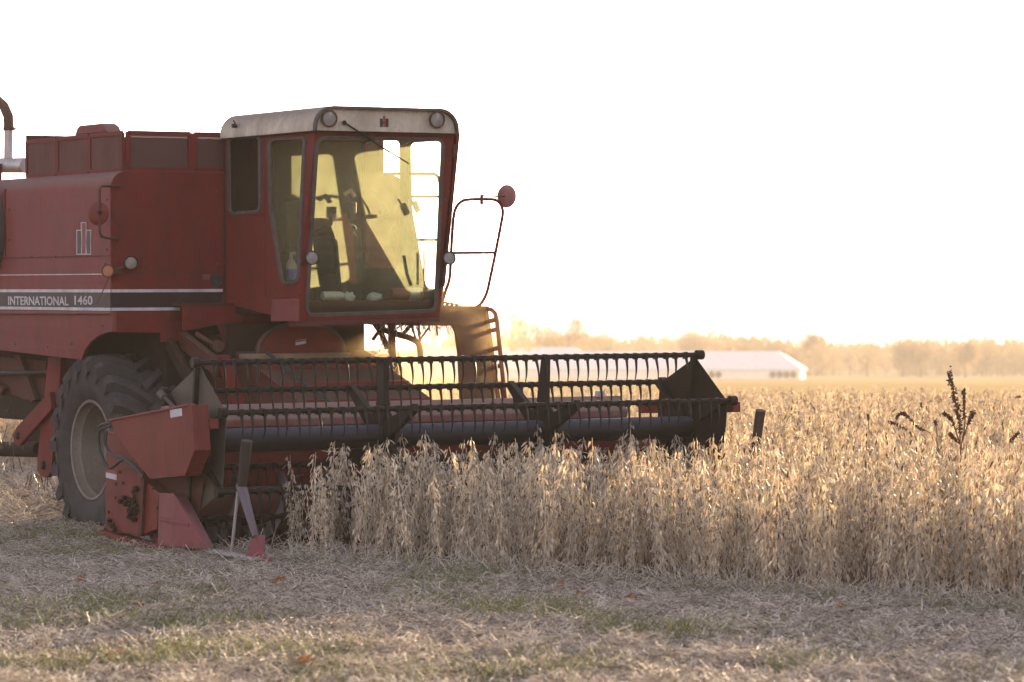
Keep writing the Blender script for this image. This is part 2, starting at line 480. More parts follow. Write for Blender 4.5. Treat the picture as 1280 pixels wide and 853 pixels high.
def grow(poly, k):
    """pushes a 2D polygon outward from its centre by k"""
    c = Vector((sum(p[0] for p in poly) / len(poly), sum(p[1] for p in poly) / len(poly)))
    out = []
    m = len(poly)
    area = sum(poly[i][0] * poly[(i + 1) % m][1] - poly[(i + 1) % m][0] * poly[i][1] for i in range(m))
    sg = 1 if area > 0 else -1
    for i in range(m):
        a, p, b = Vector(poly[i - 1]), Vector(poly[i]), Vector(poly[(i + 1) % m])
        e1, e2 = (p - a), (b - p)
        n1 = Vector((e1.y, -e1.x)).normalized() * sg if e1.length > 1e-6 else Vector((0, 0))
        n2 = Vector((e2.y, -e2.x)).normalized() * sg if e2.length > 1e-6 else n1
        nn = (n1 + n2)
        nn = nn.normalized() if nn.length > 1e-6 else n1
        out.append(tuple(p + nn * k))
    return out

def text_mesh(txt, name, mat, parent, origin, ux, uz, height, width, thick=0.004, bold=0.0):
    """lettering lying in the plane of ux / uz"""
    cu = bpy.data.curves.new(name, 'FONT'); cu.body = txt; cu.size = 1.0; cu.offset = bold; cu.extrude = 0.0; cu.resolution_u = 3
    tmp = bpy.data.objects.new('lettering', cu); COL.objects.link(tmp)
    bpy.context.view_layer.update()
    dg = bpy.context.evaluated_depsgraph_get()
    me = bpy.data.meshes.new_from_object(tmp.evaluated_get(dg))
    bpy.data.objects.remove(tmp)
    co = np.array([v.co[:] for v in me.vertices])
    lo, hi = co.min(0), co.max(0)
    ux, uz, origin = Vector(ux), Vector(uz), Vector(origin)
    nrm = ux.cross(uz).normalized()
    for v, c in zip(me.vertices, co):
        a = (c[0] - lo[0]) / (hi[0] - lo[0]) * width; b = (c[1] - lo[1]) / (hi[1] - lo[1]) * height
        v.co = origin + ux * a + uz * b + nrm * thick
    me.materials.clear(); me.materials.append(MAT[mat])
    me.name = name
    o = bpy.data.objects.new(name, me); COL.objects.link(o); o.parent = parent
    return o

# ================================================================== COMBINE
# local frame: X forward, Y to the machine's left, Z up; origin under the near front corner of the body
HEAD = R(-59.5)
O_W = at(140, HOR, 32.86); O_W.z = 0.0
UPV = Vector((-0.003, -0.0202, 1.0)).normalized()      # the field tilts a little here and the machine with it
MW = Matrix.Translation(O_W) @ Vector((0, 0, 1)).rotation_difference(UPV).to_matrix().to_4x4() @ Matrix.Rotation(HEAD, 4, 'Z')
MI = MW.inverted()
combine = empty('combine_harvester', O_W)
combine.rotation_mode = 'XYZ'
combine.rotation_euler = MW.to_euler('XYZ')
tag(combine, 'dusty red combine harvester with white cab roof, cutting the soybeans with its wide reel', 'combine harvester')
CL = MI @ Vector((0, 0, CAM_Z))
def PL(px, py, p0, nrm):
    tgt = MI @ at(px, py, 55.0)
    d = tgt - CL
    nrm = Vector(nrm)
    t = (Vector(p0) - CL).dot(nrm) / d.dot(nrm)
    return CL + d * t
def F(px, py, x): return PL(px, py, (x, 0, 0), (1, 0, 0))
def S(px, py, y): return PL(px, py, (0, y, 0), (0, 1, 0))
def Zp(px, py, z): return PL(px, py, (0, 0, z), (0, 0, 1))
def zs(py): return S(140, py, 0).z

# ---- body: rounded hood extruded along the machine
BW = 3.25                 # body width
z_top, z_arc, z_st = zs(213), zs(237), zs(391)
def body_profile(y0, y1, zb, zt, r, n=8):
    pts = [(y0, zb), (y0, zt - r)]
    for k in range(1, n):
        a = math.pi / 2 * k / n
        pts.append((y0 + r - r * math.cos(a), zt - r + r * math.sin(a)))
    pts += [(y0 + r, zt), (y1 - r, zt)]
    for k in range(1, n):
        a = math.pi / 2 * k / n
        pts.append((y1 - r + r * math.sin(a), zt - r + r * math.cos(a)))
    pts += [(y1, zt - r), (y1, zb)]
    return pts
prof = body_profile(0, BW, z_st, z_top, 0.175)
mb = MB()
mb.plate([(0, y, z) for y, z in prof], (-4.9, 0, 0))
body = mb.build('engine_hood', 'red_faded', combine, smooth=35)
# front sheet of the hood, cleaner red, 4 mm proud
mb = MB()
mb.plate([(0.001, y, z) for y, z in body_profile(0.004, BW - 0.004, z_st + 0.002, z_top - 0.004, 0.172)], (0.012, 0, 0))
tank_front = mb.build('front_sheet', 'red', combine, bevel=0.004)
# lip of the crease on the side and thin white line
mb = MB()
mb.box((-4.9, -0.006, zs(320.5)), (-0.0, 0.02, zs(319.3)))
mb.build('panel_seam', 'red_dark', body)
mb = MB(); mb.box((-4.9, -0.005, zs(343.4)), (-0.14, 0.01, zs(342.2)))
mb.build('pin_stripe', 'decal_white', body)
# panel door joint at far left of the side, small hinge
pj = S(7, 240, 0)
mb = MB(); mb.box((pj.x - 0.012, -0.008, zs(318)), (pj.x, 0.02, zs(228))); mb.build('panel_joint', 'red_dark', body)
# bands: white line, dark band, white line on the side and round the front
def side_band(y_top, y_bot, name, mat, proud):
    mb = MB(); mb.box((-4.9, -proud, zs(y_bot)), (0.0, 0.012, zs(y_top))); return mb.build(name, mat, body)
side_band(362.0, 365.8, 'white_stripe', 'decal_white', 0.007)
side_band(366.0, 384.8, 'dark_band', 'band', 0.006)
side_band(385.0, 388.8, 'white_stripe', 'decal_white', 0.009)
xf = 0.0135
def front_rect(x0, y0, x1, y1, name, mat, parent, x=xf, t=0.006):
    """upright rectangle on a plane facing forward, given by two photo corners"""
    a, b = F(x0, y0, x), F(x1, y0, x)
    zt = F(x0, y0, x).z; zb = F(x0, y1, x).z
    mb = MB(); mb.box((x, a.y, zb), (x + t, b.y, zt)); return mb.build(name, mat, parent)
zt = zs(362)
def front_band(y_top, y_bot, x_end, name, mat, t):
    mb = MB(); mb.box((xf, 0.0, zs(y_bot)), (xf + t, F(x_end, y_top, xf).y, zs(y_top))); return mb.build(name, mat, tank_front)
front_band(362.0, 365.8, 278, 'white_stripe', 'decal_white', 0.007)
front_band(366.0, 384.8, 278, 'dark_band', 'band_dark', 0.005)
front_band(385.0, 388.8, 225, 'white_stripe', 'decal_white', 0.007)
# lettering on the side band
a = S(10.5, 381.5, -0.0065); b = S(86, 381.5, -0.0065)
h = S(10.5, 370.5, 0).z - S(10.5, 381.5, 0).z
text_mesh('INTERNATIONAL', 'lettering', 'decal_white', body, a, (1, 0, 0), (0, 0, 1), h, b.x - a.x, 0.003, 0.022)
a = S(93.5, 381.2, -0.0065); b = S(116, 381.2, -0.0065)
text_mesh('1460', 'lettering', 'decal_white', body, a, (1, 0, 0), (0, 0, 1), h, b.x - a.x, 0.003, 0.022)
# emblem on the side: two grey bars, a tall red bar between them, pale outline
def side_poly(pts, name, mat, y, t, parent):
    mb = MB(); mb.plate([S(px, py, y) for px, py in pts], (0, t, 0)); return mb.build(name, mat, parent)
mb = MB()
mb.plate([S(*p, -0.004) for p in [(95.5, 287.5), (101, 287.5), (101, 278), (107.5, 278), (107.5, 287.5), (113.5, 287.5), (113.5, 318.5), (95.5, 318.5)]], (0, 0.006, 0))
em = mb.build('emblem', 'decal_white', body)
mb = MB()
mb.plate([S(*p, -0.0065) for p in [(96.3, 288.6), (100.9, 288.6), (101.6, 302), (100.9, 317.4), (96.3, 317.4)]], (0, 0.003, 0))
mb.build('emblem_bar', 'decal_grey', em); mb = MB()
mb.plate([S(*p, -0.0065) for p in [(108.3, 288.6), (112.7, 288.6), (112.7, 317.4), (108.3, 317.4), (107.6, 302)]], (0, 0.003, 0))
mb.build('emblem_bar', 'decal_grey', em)
mb = MB(); mb.plate([S(*p, -0.0066) for p in [(102, 279), (106.6, 279), (106.8, 302), (106.6, 317.4), (102, 317.4), (102.6, 302)]], (0, 0.003, 0))
mb.build('emblem_bar', 'decal_red', em)

# lower side panel with the wheel arch cut out of it
low = [(140, 389.5), (140, 414.5), (130, 416), (120, 420), (110, 427), (101, 437), (94, 450), (60, 446), (20, 441), (0, 438.5), (-40, 436), (-170, 434), (-170, 389.5)]
mb = MB()
pts = []
for px, py in low:
    p = S(px, py, 0); k = (p.z - z_st) / 0.45
    pts.append(Vector((p.x, 0.012 + 0.05 * min(0, k) ** 2 + 0.0, p.z)))
mb.plate(pts, (0, 0.03, 0))
lower_panel = mb.build('lower_side_panel', 'red_faded', combine)
mb = MB()
mb.tube([S(px, py, 0.0) for px, py in [(-170, 391), (140, 391.5)]], 0.018, 8)
mb.build('panel_bead', 'red_faded', lower_panel, smooth=True)
# lower front plate
mb = MB()
mb.plate([F(px, py, 0.0) for px, py in [(140.5, 389), (229, 389), (229, 414), (226.5, 414), (226.5, 426), (200, 428), (200, 416), (140.5, 415.5)]], (0.012, 0, 0))
mb.build('lower_front_plate', 'red', combine, bevel=0.003)
for px, py in [(146, 246), (146, 275), (146, 310), (146, 345), (272, 240), (272, 290), (272, 330), (170, 219), (200, 219), (235, 219), (265, 219), (150, 395), (180, 395), (210, 395), (150, 410), (222, 402)]:
    mb = MB(); mb.lathe([(0, 0.007), (0.007, 0.006), (0.011, 0.0)], F(px, py, 0.013), (1, 0, 0), 8); mb.build('bolt', 'rusty', tank_front, smooth=True)
for px, py in [(12, 262), (12, 300), (134, 250), (134, 312), (70, 321), (100, 321), (40, 321), (132, 330), (128, 408), (90, 430), (60, 434), (20, 430)]:
    mb = MB(); mb.lathe([(0, -0.014), (0.007, -0.012), (0.012, 0.0)], S(px, py, 0), (0, 1, 0), 8); mb.build('bolt', 'rusty', body, smooth=True)
for z0, z1, y0, y1 in ((351, 318.5, 0.02, 1.22),):
    mb = MB(); mb.box((0.012, y0, zs(341.3)), (0.0165, y1, zs(340.4))); mb.build('panel_seam', 'red_dark', tank_front)
# round filler hole
mb = MB(); c = F(270, 351, 0.02); mb.lathe([(0.0, 0.001), (0.055, 0.001), (0.055, 0.0), (0.06, 0.012), (0.066, 0.0)], c, (1, 0, 0), 24)
mb.build('filler_port', 'black', combine, smooth=True)
front_rect(253, 343, 262, 350, 'catch_plate', 'red_faded', tank_front)

# underbody
mb = MB()
mb.box((-4.6, 0.62, 0.95), (-0.12, 2.62, z_st + 0.02))
mb.box((-0.75, 0.75, 0.55), (-0.2, 2.6, 0.98))
mb.box((-4.4, 0.9, 0.55), (-1.6, 2.6, 0.97))
mb.build('threshing_body', 'grime', combine, bevel=0.02)

# red arms and frame plates behind the front wheel
def side_plate(pts, name, mat, y, t=0.04, parent=None, bevel=0.004):
    mb = MB(); mb.plate([S(px, py, y) for px, py in pts], (0, t, 0)); return mb.build(name, mat, parent or combine, bevel=bevel)
side_plate([(60, 447), (76, 447), (72, 520), (66, 560), (64, 590), (58, 597), (51, 596), (46, 588), (47, 570), (52, 520)], 'frame_leg', 'red', 0.30, 0.06)
arm = side_plate([(62, 490), (64, 512), (24, 557), (18, 555), (16, 545), (20, 535)], 'lift_arm', 'red', 0.24, 0.05)
mb = MB(); c = S(22, 545, 0.235); mb.lathe([(0, -0.02), (0.03, -0.02), (0.04, 0.0), (0.04, 0.02)], c, (0, 1, 0), 14); mb.build('pivot_pin', 'dark', arm, smooth=True)
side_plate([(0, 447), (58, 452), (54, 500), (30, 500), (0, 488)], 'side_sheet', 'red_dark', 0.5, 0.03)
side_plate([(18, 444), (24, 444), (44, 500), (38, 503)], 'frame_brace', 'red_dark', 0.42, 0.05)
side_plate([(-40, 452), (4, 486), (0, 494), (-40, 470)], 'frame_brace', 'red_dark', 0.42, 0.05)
mb = MB(); mb.tube([S(-60, 468, 0.4), S(62, 466, 0.4)], 0.022, 8); mb.build('cross_rod', 'dark', combine, smooth=True)
mb = MB(); mb.tube([S(-60, 560, 0.9), S(50, 562, 0.9)], 0.085, 12); mb.build('lower_auger_tube', 'grime', combine, smooth=True)
mb = MB(); c = S(54, 582, 0.295); mb.lathe([(0, -0.03), (0.035, -0.03), (0.05, 0.0), (0.05, 0.02)], c, (0, 1, 0), 14); mb.build('pivot_pin', 'dark', combine, smooth=True)
# straw hanging off the underside
mb = MB()
for i in range(90):
    px = random.uniform(-40, 60); py = random.uniform(495, 590) if px < 35 else random.uniform(590, 596)
    p = S(px, py, 0.55 + random.uniform(-0.25, 0.25))
    l = random.uniform(0.04, 0.18)
    q = p + Vector((random.gauss(0, 0.03), random.gauss(0, 0.03), -l))
    mb.tube([p, (p + q) / 2 + Vector((random.gauss(0, 0.02), 0, 0)), q], 0.005, 3, caps=False)
o = mb.build('hanging_straw', 'weed', combine); tag(o, kind='stuff')

# ---- grain tank extension of wire screens
ty = 0.155
zA = lambda px, py: S(px, py, ty)
tx1 = F(157, 163, -0.12).x
sideL, sideR = S(33, 170, ty), S(157.5, 163, ty)
TX0, TX1 = sideL.x, min(sideR.x, -0.03)
print('TX', TX0, sideR.x)
TZ0 = z_top - 0.012; TZ1 = S(157, 163, ty).z
TY1 = F(478, 190, TX1).y
def frame_rect(mb, p00, p10, p11, p01, w, d, nrm):
    """rectangular frame of bars round four corners"""
    for a, b in ((p00, p10), (p10, p11), (p11, p01), (p01, p00)):
        mb.bar(a, b, d, w, up=Vector(nrm).cross(Vector(b) - Vector(a)))
ext = MB()
def side_frames(y):
    for k in range(3):
        xa = TX0 + (TX1 - TX0) * k / 3; xb = TX0 + (TX1 - TX0) * (k + 1) / 3
        g = 0.022
        frame_rect(ext, (xa + g, y, TZ0 + g), (xb - g, y, TZ0 + g), (xb - g, y, TZ1 - g), (xa + g, y, TZ1 - g), 0.04, 0.03, (0, 1, 0))
side_frames(ty); side_frames(TY1)
ya, yb, yc = ty + 0.02, F(240, 190, TX1).y, TY1
for k, (y0, y1) in enumerate(((ya, yb), (yb, F(310, 190, TX1).y), (F(310, 190, TX1).y, F(400, 190, TX1).y), (F(400, 190, TX1).y, yc))):
    g = 0.024
    for x in (TX1 + 0.01, TX0 - 0.01):
        frame_rect(ext, (x, y0 + g, TZ0 + g), (x, y1 - g, TZ0 + g), (x, y1 - g, TZ1 - g), (x, y0 + g, TZ1 - g), 0.048, 0.03, (1, 0, 0))
tank = ext.build('tank_extension', 'red', combine)
mb = MB()
mb.box((TX0 + 0.01, ty - 0.004, TZ0), (TX1, ty + 0.004, TZ1 - 0.01))
mb.build('wire_screen', 'galv', tank).data.materials[0] = dusty('dusty_screen_cloth', (0.085, 0.032, 0.027), (0.115, 0.058, 0.050), 0.5, 0.85, top=0.0, scale=4)
mb = MB(); mb.box((TX1 - 0.004, ty + 0.02, TZ0), (TX1 + 0.004, TY1, TZ1 - 0.01)); mb.build('wire_screen', 'screen', tank)
mb = MB(); mb.box((TX0 - 0.02, ty, TZ0), (TX0 + 0.0, TY1, TZ1 + 0.05)); mb.build('rear_sheet', 'red_dark', tank)
mb = MB(); mb.box((TX0, TY1 - 0.01, TZ0), (TX1, TY1 + 0.01, TZ1 - 0.05)); mb.build('side_sheet', 'red_dark', tank)
mb = MB(); mb.tube([Vector((-0.6, 0.8, TZ0 + 0.20)), Vector((-0.6, 2.6, TZ0 + 0.20))], 0.03, 8); mb.build('auger_tube', 'steel', tank, smooth=True)
# cover on top of the tank
mb = MB()
cx0, cx1 = S(93, 160, 0.6).x, S(134, 160, 0.6).x
cpts = [(0.0, 0.0), (0.06, 0.07), (0.12, 0.095), (cx1 - cx0 - 0.14, 0.095), (cx1 - cx0 - 0.05, 0.06), (cx1 - cx0, 0.0)]
zc = S(120, 163, 0.6).z
mb.plate([(cx0 + u, 0.6, zc + v - 0.03) for u, v in cpts], (0, 0.16, 0))
mb.build('auger_cover', 'red_faded', combine, bevel=0.012)
mb = MB(); mb.tube([F(158, 161.5, TX1), F(230, 162, TX1 - 0.2), F(280, 159, TX1)], 0.006, 6); mb.build('antenna_wire', 'dark', combine)

# ---- exhaust
ey = 1.2
mb = MB()
top = [S(-40, 118, ey), S(-22, 119, ey), S(-6, 123, ey), S(5, 133, ey), S(10.5, 146, ey), S(11, 160, ey)]
mb.tube(top, 0.058, 16)
ex = mb.build('exhaust_elbow', 'rusty', combine, smooth=True)
mb = MB(); mb.tube([S(11, 158, ey), S(10.5, 200, ey)], 0.052, 16); 
mb.tube([S(-8, 207, ey), S(-4, 207, ey), S(34, 207, ey)], 0.085, 18)
mb.build('exhaust_pipe', 'exhaust', combine, smooth=35)
mb = MB(); mb.lathe([(0.055, -0.02), (0.066, -0.02), (0.066, 0.02), (0.055, 0.02)], S(11, 161, ey), (0, 0, 1), 18); mb.tube([S(11, 161, ey), S(20, 161.5, ey)], 0.012, 6)
mb.build('exhaust_clamp', 'rusty', ex, smooth=True)
mb = MB(); mb.bar(S(0, 205, ey - 0.1), S(0, 226, ey - 0.1), 0.03, 0.04, up=(1, 0, 0)); mb.build('muffler_bracket', 'red_dark', combine)

# ---- rotary screen at the far left of the side (only its rim shows)
mb = MB(); c = S(-22, 288, -0.02); rr = 0.575
mb.lathe([(0, -0.03), (rr - 0.06, -0.05), (rr - 0.05, -0.09), (rr, -0.09), (rr, 0.02)], c, (0, 1, 0), 48)
mb.build('rotary_air_screen', 'galv', combine, smooth=35)

# ---- mirror on bracket and lamps at the near front corner
mb = MB()
cc = [F(149, 233, 0.02), F(136, 233, 0.16), F(127, 233, 0.24), F(124.5, 236, 0.26), F(124.5, 268, 0.26), F(124.5, 291, 0.26), F(127, 296, 0.24), F(136, 298, 0.16), F(149, 299, 0.02)]
mb.tube(cc, 0.012, 8)
br = mb.build('mirror_bracket', 'rusty', combine, smooth=True)
mb = MB()
mc = F(122.5, 267.5, 0.23)
nm = Vector((0.62, -0.72, 0.02)).normalized()
mb.lathe([(0.0, 0.025), (0.06, 0.022), (0.10, 0.008), (0.112, -0.006), (0.108, -0.012), (0.0, -0.012)], mc, nm, 32)
mb.build('mirror_head', 'red_shield', br, smooth=True)
mb = MB(); p = F(124, 266, 0.29); mb.bar(p - Vector((0, 0.02, 0)), p + Vector((0, 0.02, 0)), 0.03, 0.03); mb.build('mirror_clamp', 'dark', br)

def round_lamp(px, py, x, r, nrm, name='work_light', body_mat='dark', lens_mat='lens', parent=None, y=None):
    c = F(px, py, x) if y is None else S(px, py, y)
    nrm = Vector(nrm).normalized()
    mb = MB()
    mb.lathe([(0.0, -r * 0.9), (r * 0.45, -r * 0.85), (r * 0.85, -r * 0.4), (r, 0.0), (r * 1.02, r * 0.16), (r * 0.86, r * 0.20), (r * 0.84, r * 0.10)], c, nrm, 28)
    o = mb.build(name, body_mat, parent or combine, smooth=35)
    mb = MB(); mb.lathe([(0.0, r * 0.20), (r * 0.4, r * 0.17), (r * 0.845, r * 0.09)], c, nrm, 28)
    mb.build('lens', lens_mat, o, smooth=True)
    return o
VIEW = Vector((0.85, -0.5, 0)).normalized()
round_lamp(163.5, 329, 0.14, 0.068, (0.93, -0.25, -0.02))
o = round_lamp(135, 339, 0.06, 0.062, (0.75, -0.66, 0.02), 'amber_lamp', 'rusty', 'amber')
mb = MB(); mb.tube([F(136, 338, 0.02), F(150, 336, 0.06), F(160, 333, 0.10)], 0.011, 8); mb.box((0.014, 0.02, F(150, 342, 0).z), (0.05, 0.12, F(150, 338, 0).z)); mb.build('lamp_bracket', 'rusty', combine)
mb = MB(); mb.tube([F(137, 345, 0.06), F(121, 381, 0.10)], 0.005, 6); mb.build('marker_rod', 'red', combine)

# ---- platform skirt between body and cab
mb = MB()
sk = [(226, 379), (300, 379), (342, 378), (342, 404), (303, 403.5), (284, 404.5), (228, 414.5)]
mb.plate([F(px, py, 0.22) for px, py in sk], (0.015, 0, 0))
mb.build('platform_skirt', 'red', combine, bevel=0.004)
pz = F(250, 380, 0.22).z
mb = MB(); mb.box((0.0, F(226, 380, 0.22).y, pz - 0.02), (0.25, F(342, 380, 0.22).y, pz + 0.006)); mb.build('platform_deck', 'red_dark', combine)
side_plate([(0, 0), (0, 0), (0, 0)], 'unused', 'red', 0) if False else None

# ================================================================== CAB
CY0 = F(279, 300, 0.0).y            # right wall
CY1 = F(549, 396, S(369, 402, CY0).x).y
A = S(369, 402, CY0); B = S(394, 165, CY0)
wn = (B - A).cross(Vector((0, 1, 0))).normalized()
if wn.x < 0: wn = -wn
def W(px, py, off=0.0): return PL(px, py, A + wn * off, wn)
# right side wall with two window openings
win_r = rounded([(286.5, 172.5), (325.5, 171), (326, 264), (287.5, 267)], 7)
win_f = rounded([(337.5, 175), (381.5, 172), (373.5, 352), (354, 356), (339, 262)], [7, 6, 8, 8, 4])
side_outer = [(279.5, 166), (393.5, 162.5), (369, 402), (279.5, 379)]
T = 0.035
mb = MB()
mb.plate([S(px, py, CY0) for px, py in side_outer], (0, T, 0), [[S(*p, CY0) for p in win_r], [S(*p, CY0) for p in win_f]])
cab = mb.build('cab', 'red', combine, bevel=0.004)
# left wall: the same openings mirrored, its lower window reaching further down
mb = MB()
def Lm(px, py, y): 
    p = S(px, py, CY0); return Vector((p.x, y, p.z))
win_r2 = rounded([(284, 173), (326, 172), (326, 335), (286, 335)], 7)
win_f2 = rounded([(335, 175), (383, 172), (376, 362), (354, 362), (337, 262)], [7, 6, 8, 8, 4])
mb.plate([Lm(px, py, CY1 - T) for px, py in side_outer], (0, T, 0), [[Lm(*p, CY1 - T) for p in win_r2], [Lm(*p, CY1 - T) for p in win_f2]])
mb.build('cab_side_panel', 'red', cab)
mb = MB()
mb.plate([Lm(px, py, CY1 - T - 0.012) for px, py in [(281, 168), (391, 165), (368, 400), (281, 378)]], (0, 0.008, 0), [[Lm(*p, CY1 - T - 0.012) for p in grow(win_r2, 0.8)], [Lm(*p, CY1 - T - 0.012) for p in grow(win_f2, 0.8)]])
mb.build('cab_lining', 'seat', cab)
# front wall with windshield opening
fr_outer = [(369.5, 402), (394, 163), (568, 163.5), (549.5, 395.5)]
ws = rounded([(396, 172), (553.5, 174.5), (544, 388.5), (382.5, 394)], [13, 9, 9, 12], 6)
mb = MB()
mb.plate([W(*p) for p in fr_outer], -wn * T, [[W(*p) for p in ws]])
mb.build('windshield_frame', 'red', cab, bevel=0.004)
def gasket(poly, mapf, nrm, name, w=1.7):
    mb = MB()
    mb.plate([mapf(*p) for p in grow(poly, w)], nrm, [[mapf(*p) for p in grow(poly, -w)]])
    return mb.build(name, 'gasket', cab)
gasket(ws, lambda x, y: W(x, y, -0.004), wn * 0.014, 'windshield_seal', 2.2)
gasket(win_r, lambda x, y: S(x, y, CY0 + 0.004), (0, -0.014, 0), 'window_seal')
gasket(win_f, lambda x, y: S(x, y, CY0 + 0.004), (0, -0.014, 0), 'window_seal')
def pane(poly, mapf, vec, mat, name):
    mb = MB(); mb.v = [tuple(mapf(*p)) for p in poly]
    vs = [Vector(p) for p in mb.v]
    mb.f = [tuple(t) for t in tessellate_polygon([vs])]
    mb.mi = [0] * len(mb.f)
    return mb.build(name, mat, cab)
pane(grow(ws, 1), lambda x, y: W(x, y, -0.012), None, 'windshield', 'windshield')
pane(grow(win_r, 1), lambda x, y: S(x, y, CY0 + 0.014), None, 'glass_dark', 'side_window')
pane(grow(win_f, 1), lambda x, y: S(x, y, CY0 + 0.014), None, 'glass', 'side_window')
# rear wall, floor and corner post covers
zr0 = S(285, 379, CY0).z; zr1 = S(285, 166, CY0).z
rear_y = (CY0 + CY1) / 2
mb = MB()
mb.plate([(0.02, CY0, zr0), (0.02, CY1, zr0), (0.02, CY1, zr1), (0.02, CY0, zr1)], (0.03, 0, 0))
mb.build('cab_rear_wall', 'seat', cab)
mb = MB(); mb.box((0.0, CY0 + 0.01, zr0 - 0.10), (A.x - 0.03, CY1 - 0.01, zr0 - 0.03)); mb.build('cab_floor', 'grime', cab)
# seams on the side: post lines and small rivets
mb = MB()
for px, y0, y1 in ((330.5, 168, 372), (281.5, 270, 378)):
    a, b = S(px, y0, CY0 - 0.003), S(px, y1, CY0 - 0.003)
    mb.box((a.x - 0.006, CY0 - 0.003, b.z), (a.x + 0.006, CY0 + 0.01, a.z))
mb.box((S(281, 270, CY0).x, CY0 - 0.006, S(281, 271.5, CY0).z), (S(330, 270, CY0).x, CY0 + 0.01, S(281, 270, CY0).z))
mb.build('cab_seam', 'red_dark', cab)
mb = MB()
for px, py in [(282, 300), (282, 330), (282, 360), (331, 190), (331, 230), (331, 280), (331, 330), (334, 372), (300, 376), (318, 375), (346, 370)]:
    mb = MB(); mb.lathe([(0, -0.008), (0.007, -0.007), (0.012, 0.0)], S(px, py, CY0), (0, 1, 0), 8); mb.build('rivet', 'rusty', cab, smooth=True)
for px, py in [(388, 200), (385, 240), (383, 270), (377, 330), (374, 365), (385, 399), (420, 398), (470, 396), (520, 394), (559, 200), (557, 250), (553, 310), (550, 360), (420, 167.5), (470, 167.5), (520, 168)]:
    mb = MB(); mb.lathe([(0, 0.008), (0.007, 0.007), (0.012, 0.0)], W(px, py), wn, 8); mb.build('rivet', 'rusty', cab, smooth=True)
# sill below windshield, box under the cab corner
mb = MB(); a, b = W(369, 402), W(549, 396); mb.bar(a + Vector((-0.07, 0, -0.025)), b + Vector((-0.07, 0, -0.025)), 0.16, 0.05); mb.build('cab_sill', 'red_dark', cab)
mb = MB()
mb.plate([S(px, py, CY0 - 0.07) for px, py in [(340, 375), (366, 374), (366, 402), (338, 402)]], (0, 0.07, 0)); mb.build('step_box', 'red_faded', combine, bevel=0.006)
# roof: rounded cap extruded along the machine
RX0 = S(277.5, 160, CY0 - 0.03).x
RXF = W(394, 150).x + 0.03
ry0, ry1 = F(391, 160, RXF).y, F(571, 160, RXF).y
rz0, rz1 = F(391, 163.5, RXF).z, F(430, 133, RXF).z
pr = body_profile(ry0, ry1, rz0, rz1, 0.20)
mb = MB(); mb.plate([(RX0, y, z) for y, z in pr], (RXF - RX0, 0, 0))
roof = mb.build('cab_roof', 'white', combine, smooth=35, bevel=0.006)
# front face inset lip
mb = MB()
outer = [(RXF - 0.002, y, z) for y, z in pr]
inner = [(RXF - 0.002, y, z) for y, z in body_profile(ry0 + 0.022, ry1 - 0.022, rz0 + 0.002, rz1 - 0.028, 0.18)]
mb.plate(outer, (0.05, 0, 0), [inner]); mb.build('roof_lip', 'galv', roof, smooth=35)
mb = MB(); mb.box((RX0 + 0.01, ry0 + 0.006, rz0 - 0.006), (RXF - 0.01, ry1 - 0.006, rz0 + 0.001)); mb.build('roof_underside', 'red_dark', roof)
RF = RXF + 0.005
for px, py in ((411.5, 148.5), (546, 150)):
    round_lamp(px, py, RF + 0.02, 0.079, (1, -0.05, -0.06), 'roof_light', 'rusty', parent=roof)
# emblem on the roof front
mb = MB()
for pts in ([(475, 148.5), (478.2, 148.5), (478.2, 152), (481.8, 152), (481.8, 148.5), (485.5, 148.5), (485.5, 159), (481.8, 159), (481.8, 155.3), (478.2, 155.3), (478.2, 159), (475, 159)],):
    mb.plate([F(*p, RF - 0.004) for p in pts], (0.004, 0, 0))
mb.build('roof_emblem', 'black', roof)
mb = MB(); mb.plate([F(*p, RF) for p in [(479, 145), (481.2, 145), (481.2, 159), (479, 159)]], (0.004, 0, 0)); mb.build('roof_emblem', 'decal_red', roof)
# wiper
mb = MB()
wp = [F(430.5, 153.5, RF + 0.03), W(447, 164, 0.06), W(466, 176, 0.05), W(486, 190, 0.03)]
mb.tube([F(430.5, 153.5, RF - 0.01), F(430.5, 153.5, RF + 0.035)], 0.022, 10)
mb.tube(wp, 0.008, 6)
wi = mb.build('wiper', 'dark', combine, smooth=True)
mb = MB(); mb.bar(W(458, 172, 0.02), W(510.5, 204.5, 0.02), 0.012, 0.02, up=wn); mb.build('wiper_blade', 'black', wi)
# small lamp on the roof side
mb = MB(); mb.lathe([(0, -0.04), (0.02, -0.04), (0.022, 0.0)], S(295, 157.5, ry0), (0, 1, 0), 12); mb.tube([S(292, 151, ry0 - 0.01), S(295, 157, ry0 - 0.03)], 0.008, 6); mb.build('roof_latch', 'dark', roof, smooth=True)
# lamps on the two front posts
cl = A.x
round_lamp(390, 322.5, W(386, 322).x + 0.07, 0.066, (0.95, -0.3, 0.0), 'work_light', 'dark')
round_lamp(561.5, 323, W(556, 322).x + 0.06, 0.066, (0.9, -0.15, 0.12), 'work_light', 'dark')
mb = MB(); mb.box((W(566, 190).x - 0.03, W(566, 190).y - 0.01, W(566, 196).z), (W(566, 190).x + 0.03, W(566, 190).y + 0.025, W(566, 181).z)); mb.build('door_hinge', 'red_dark', cab)

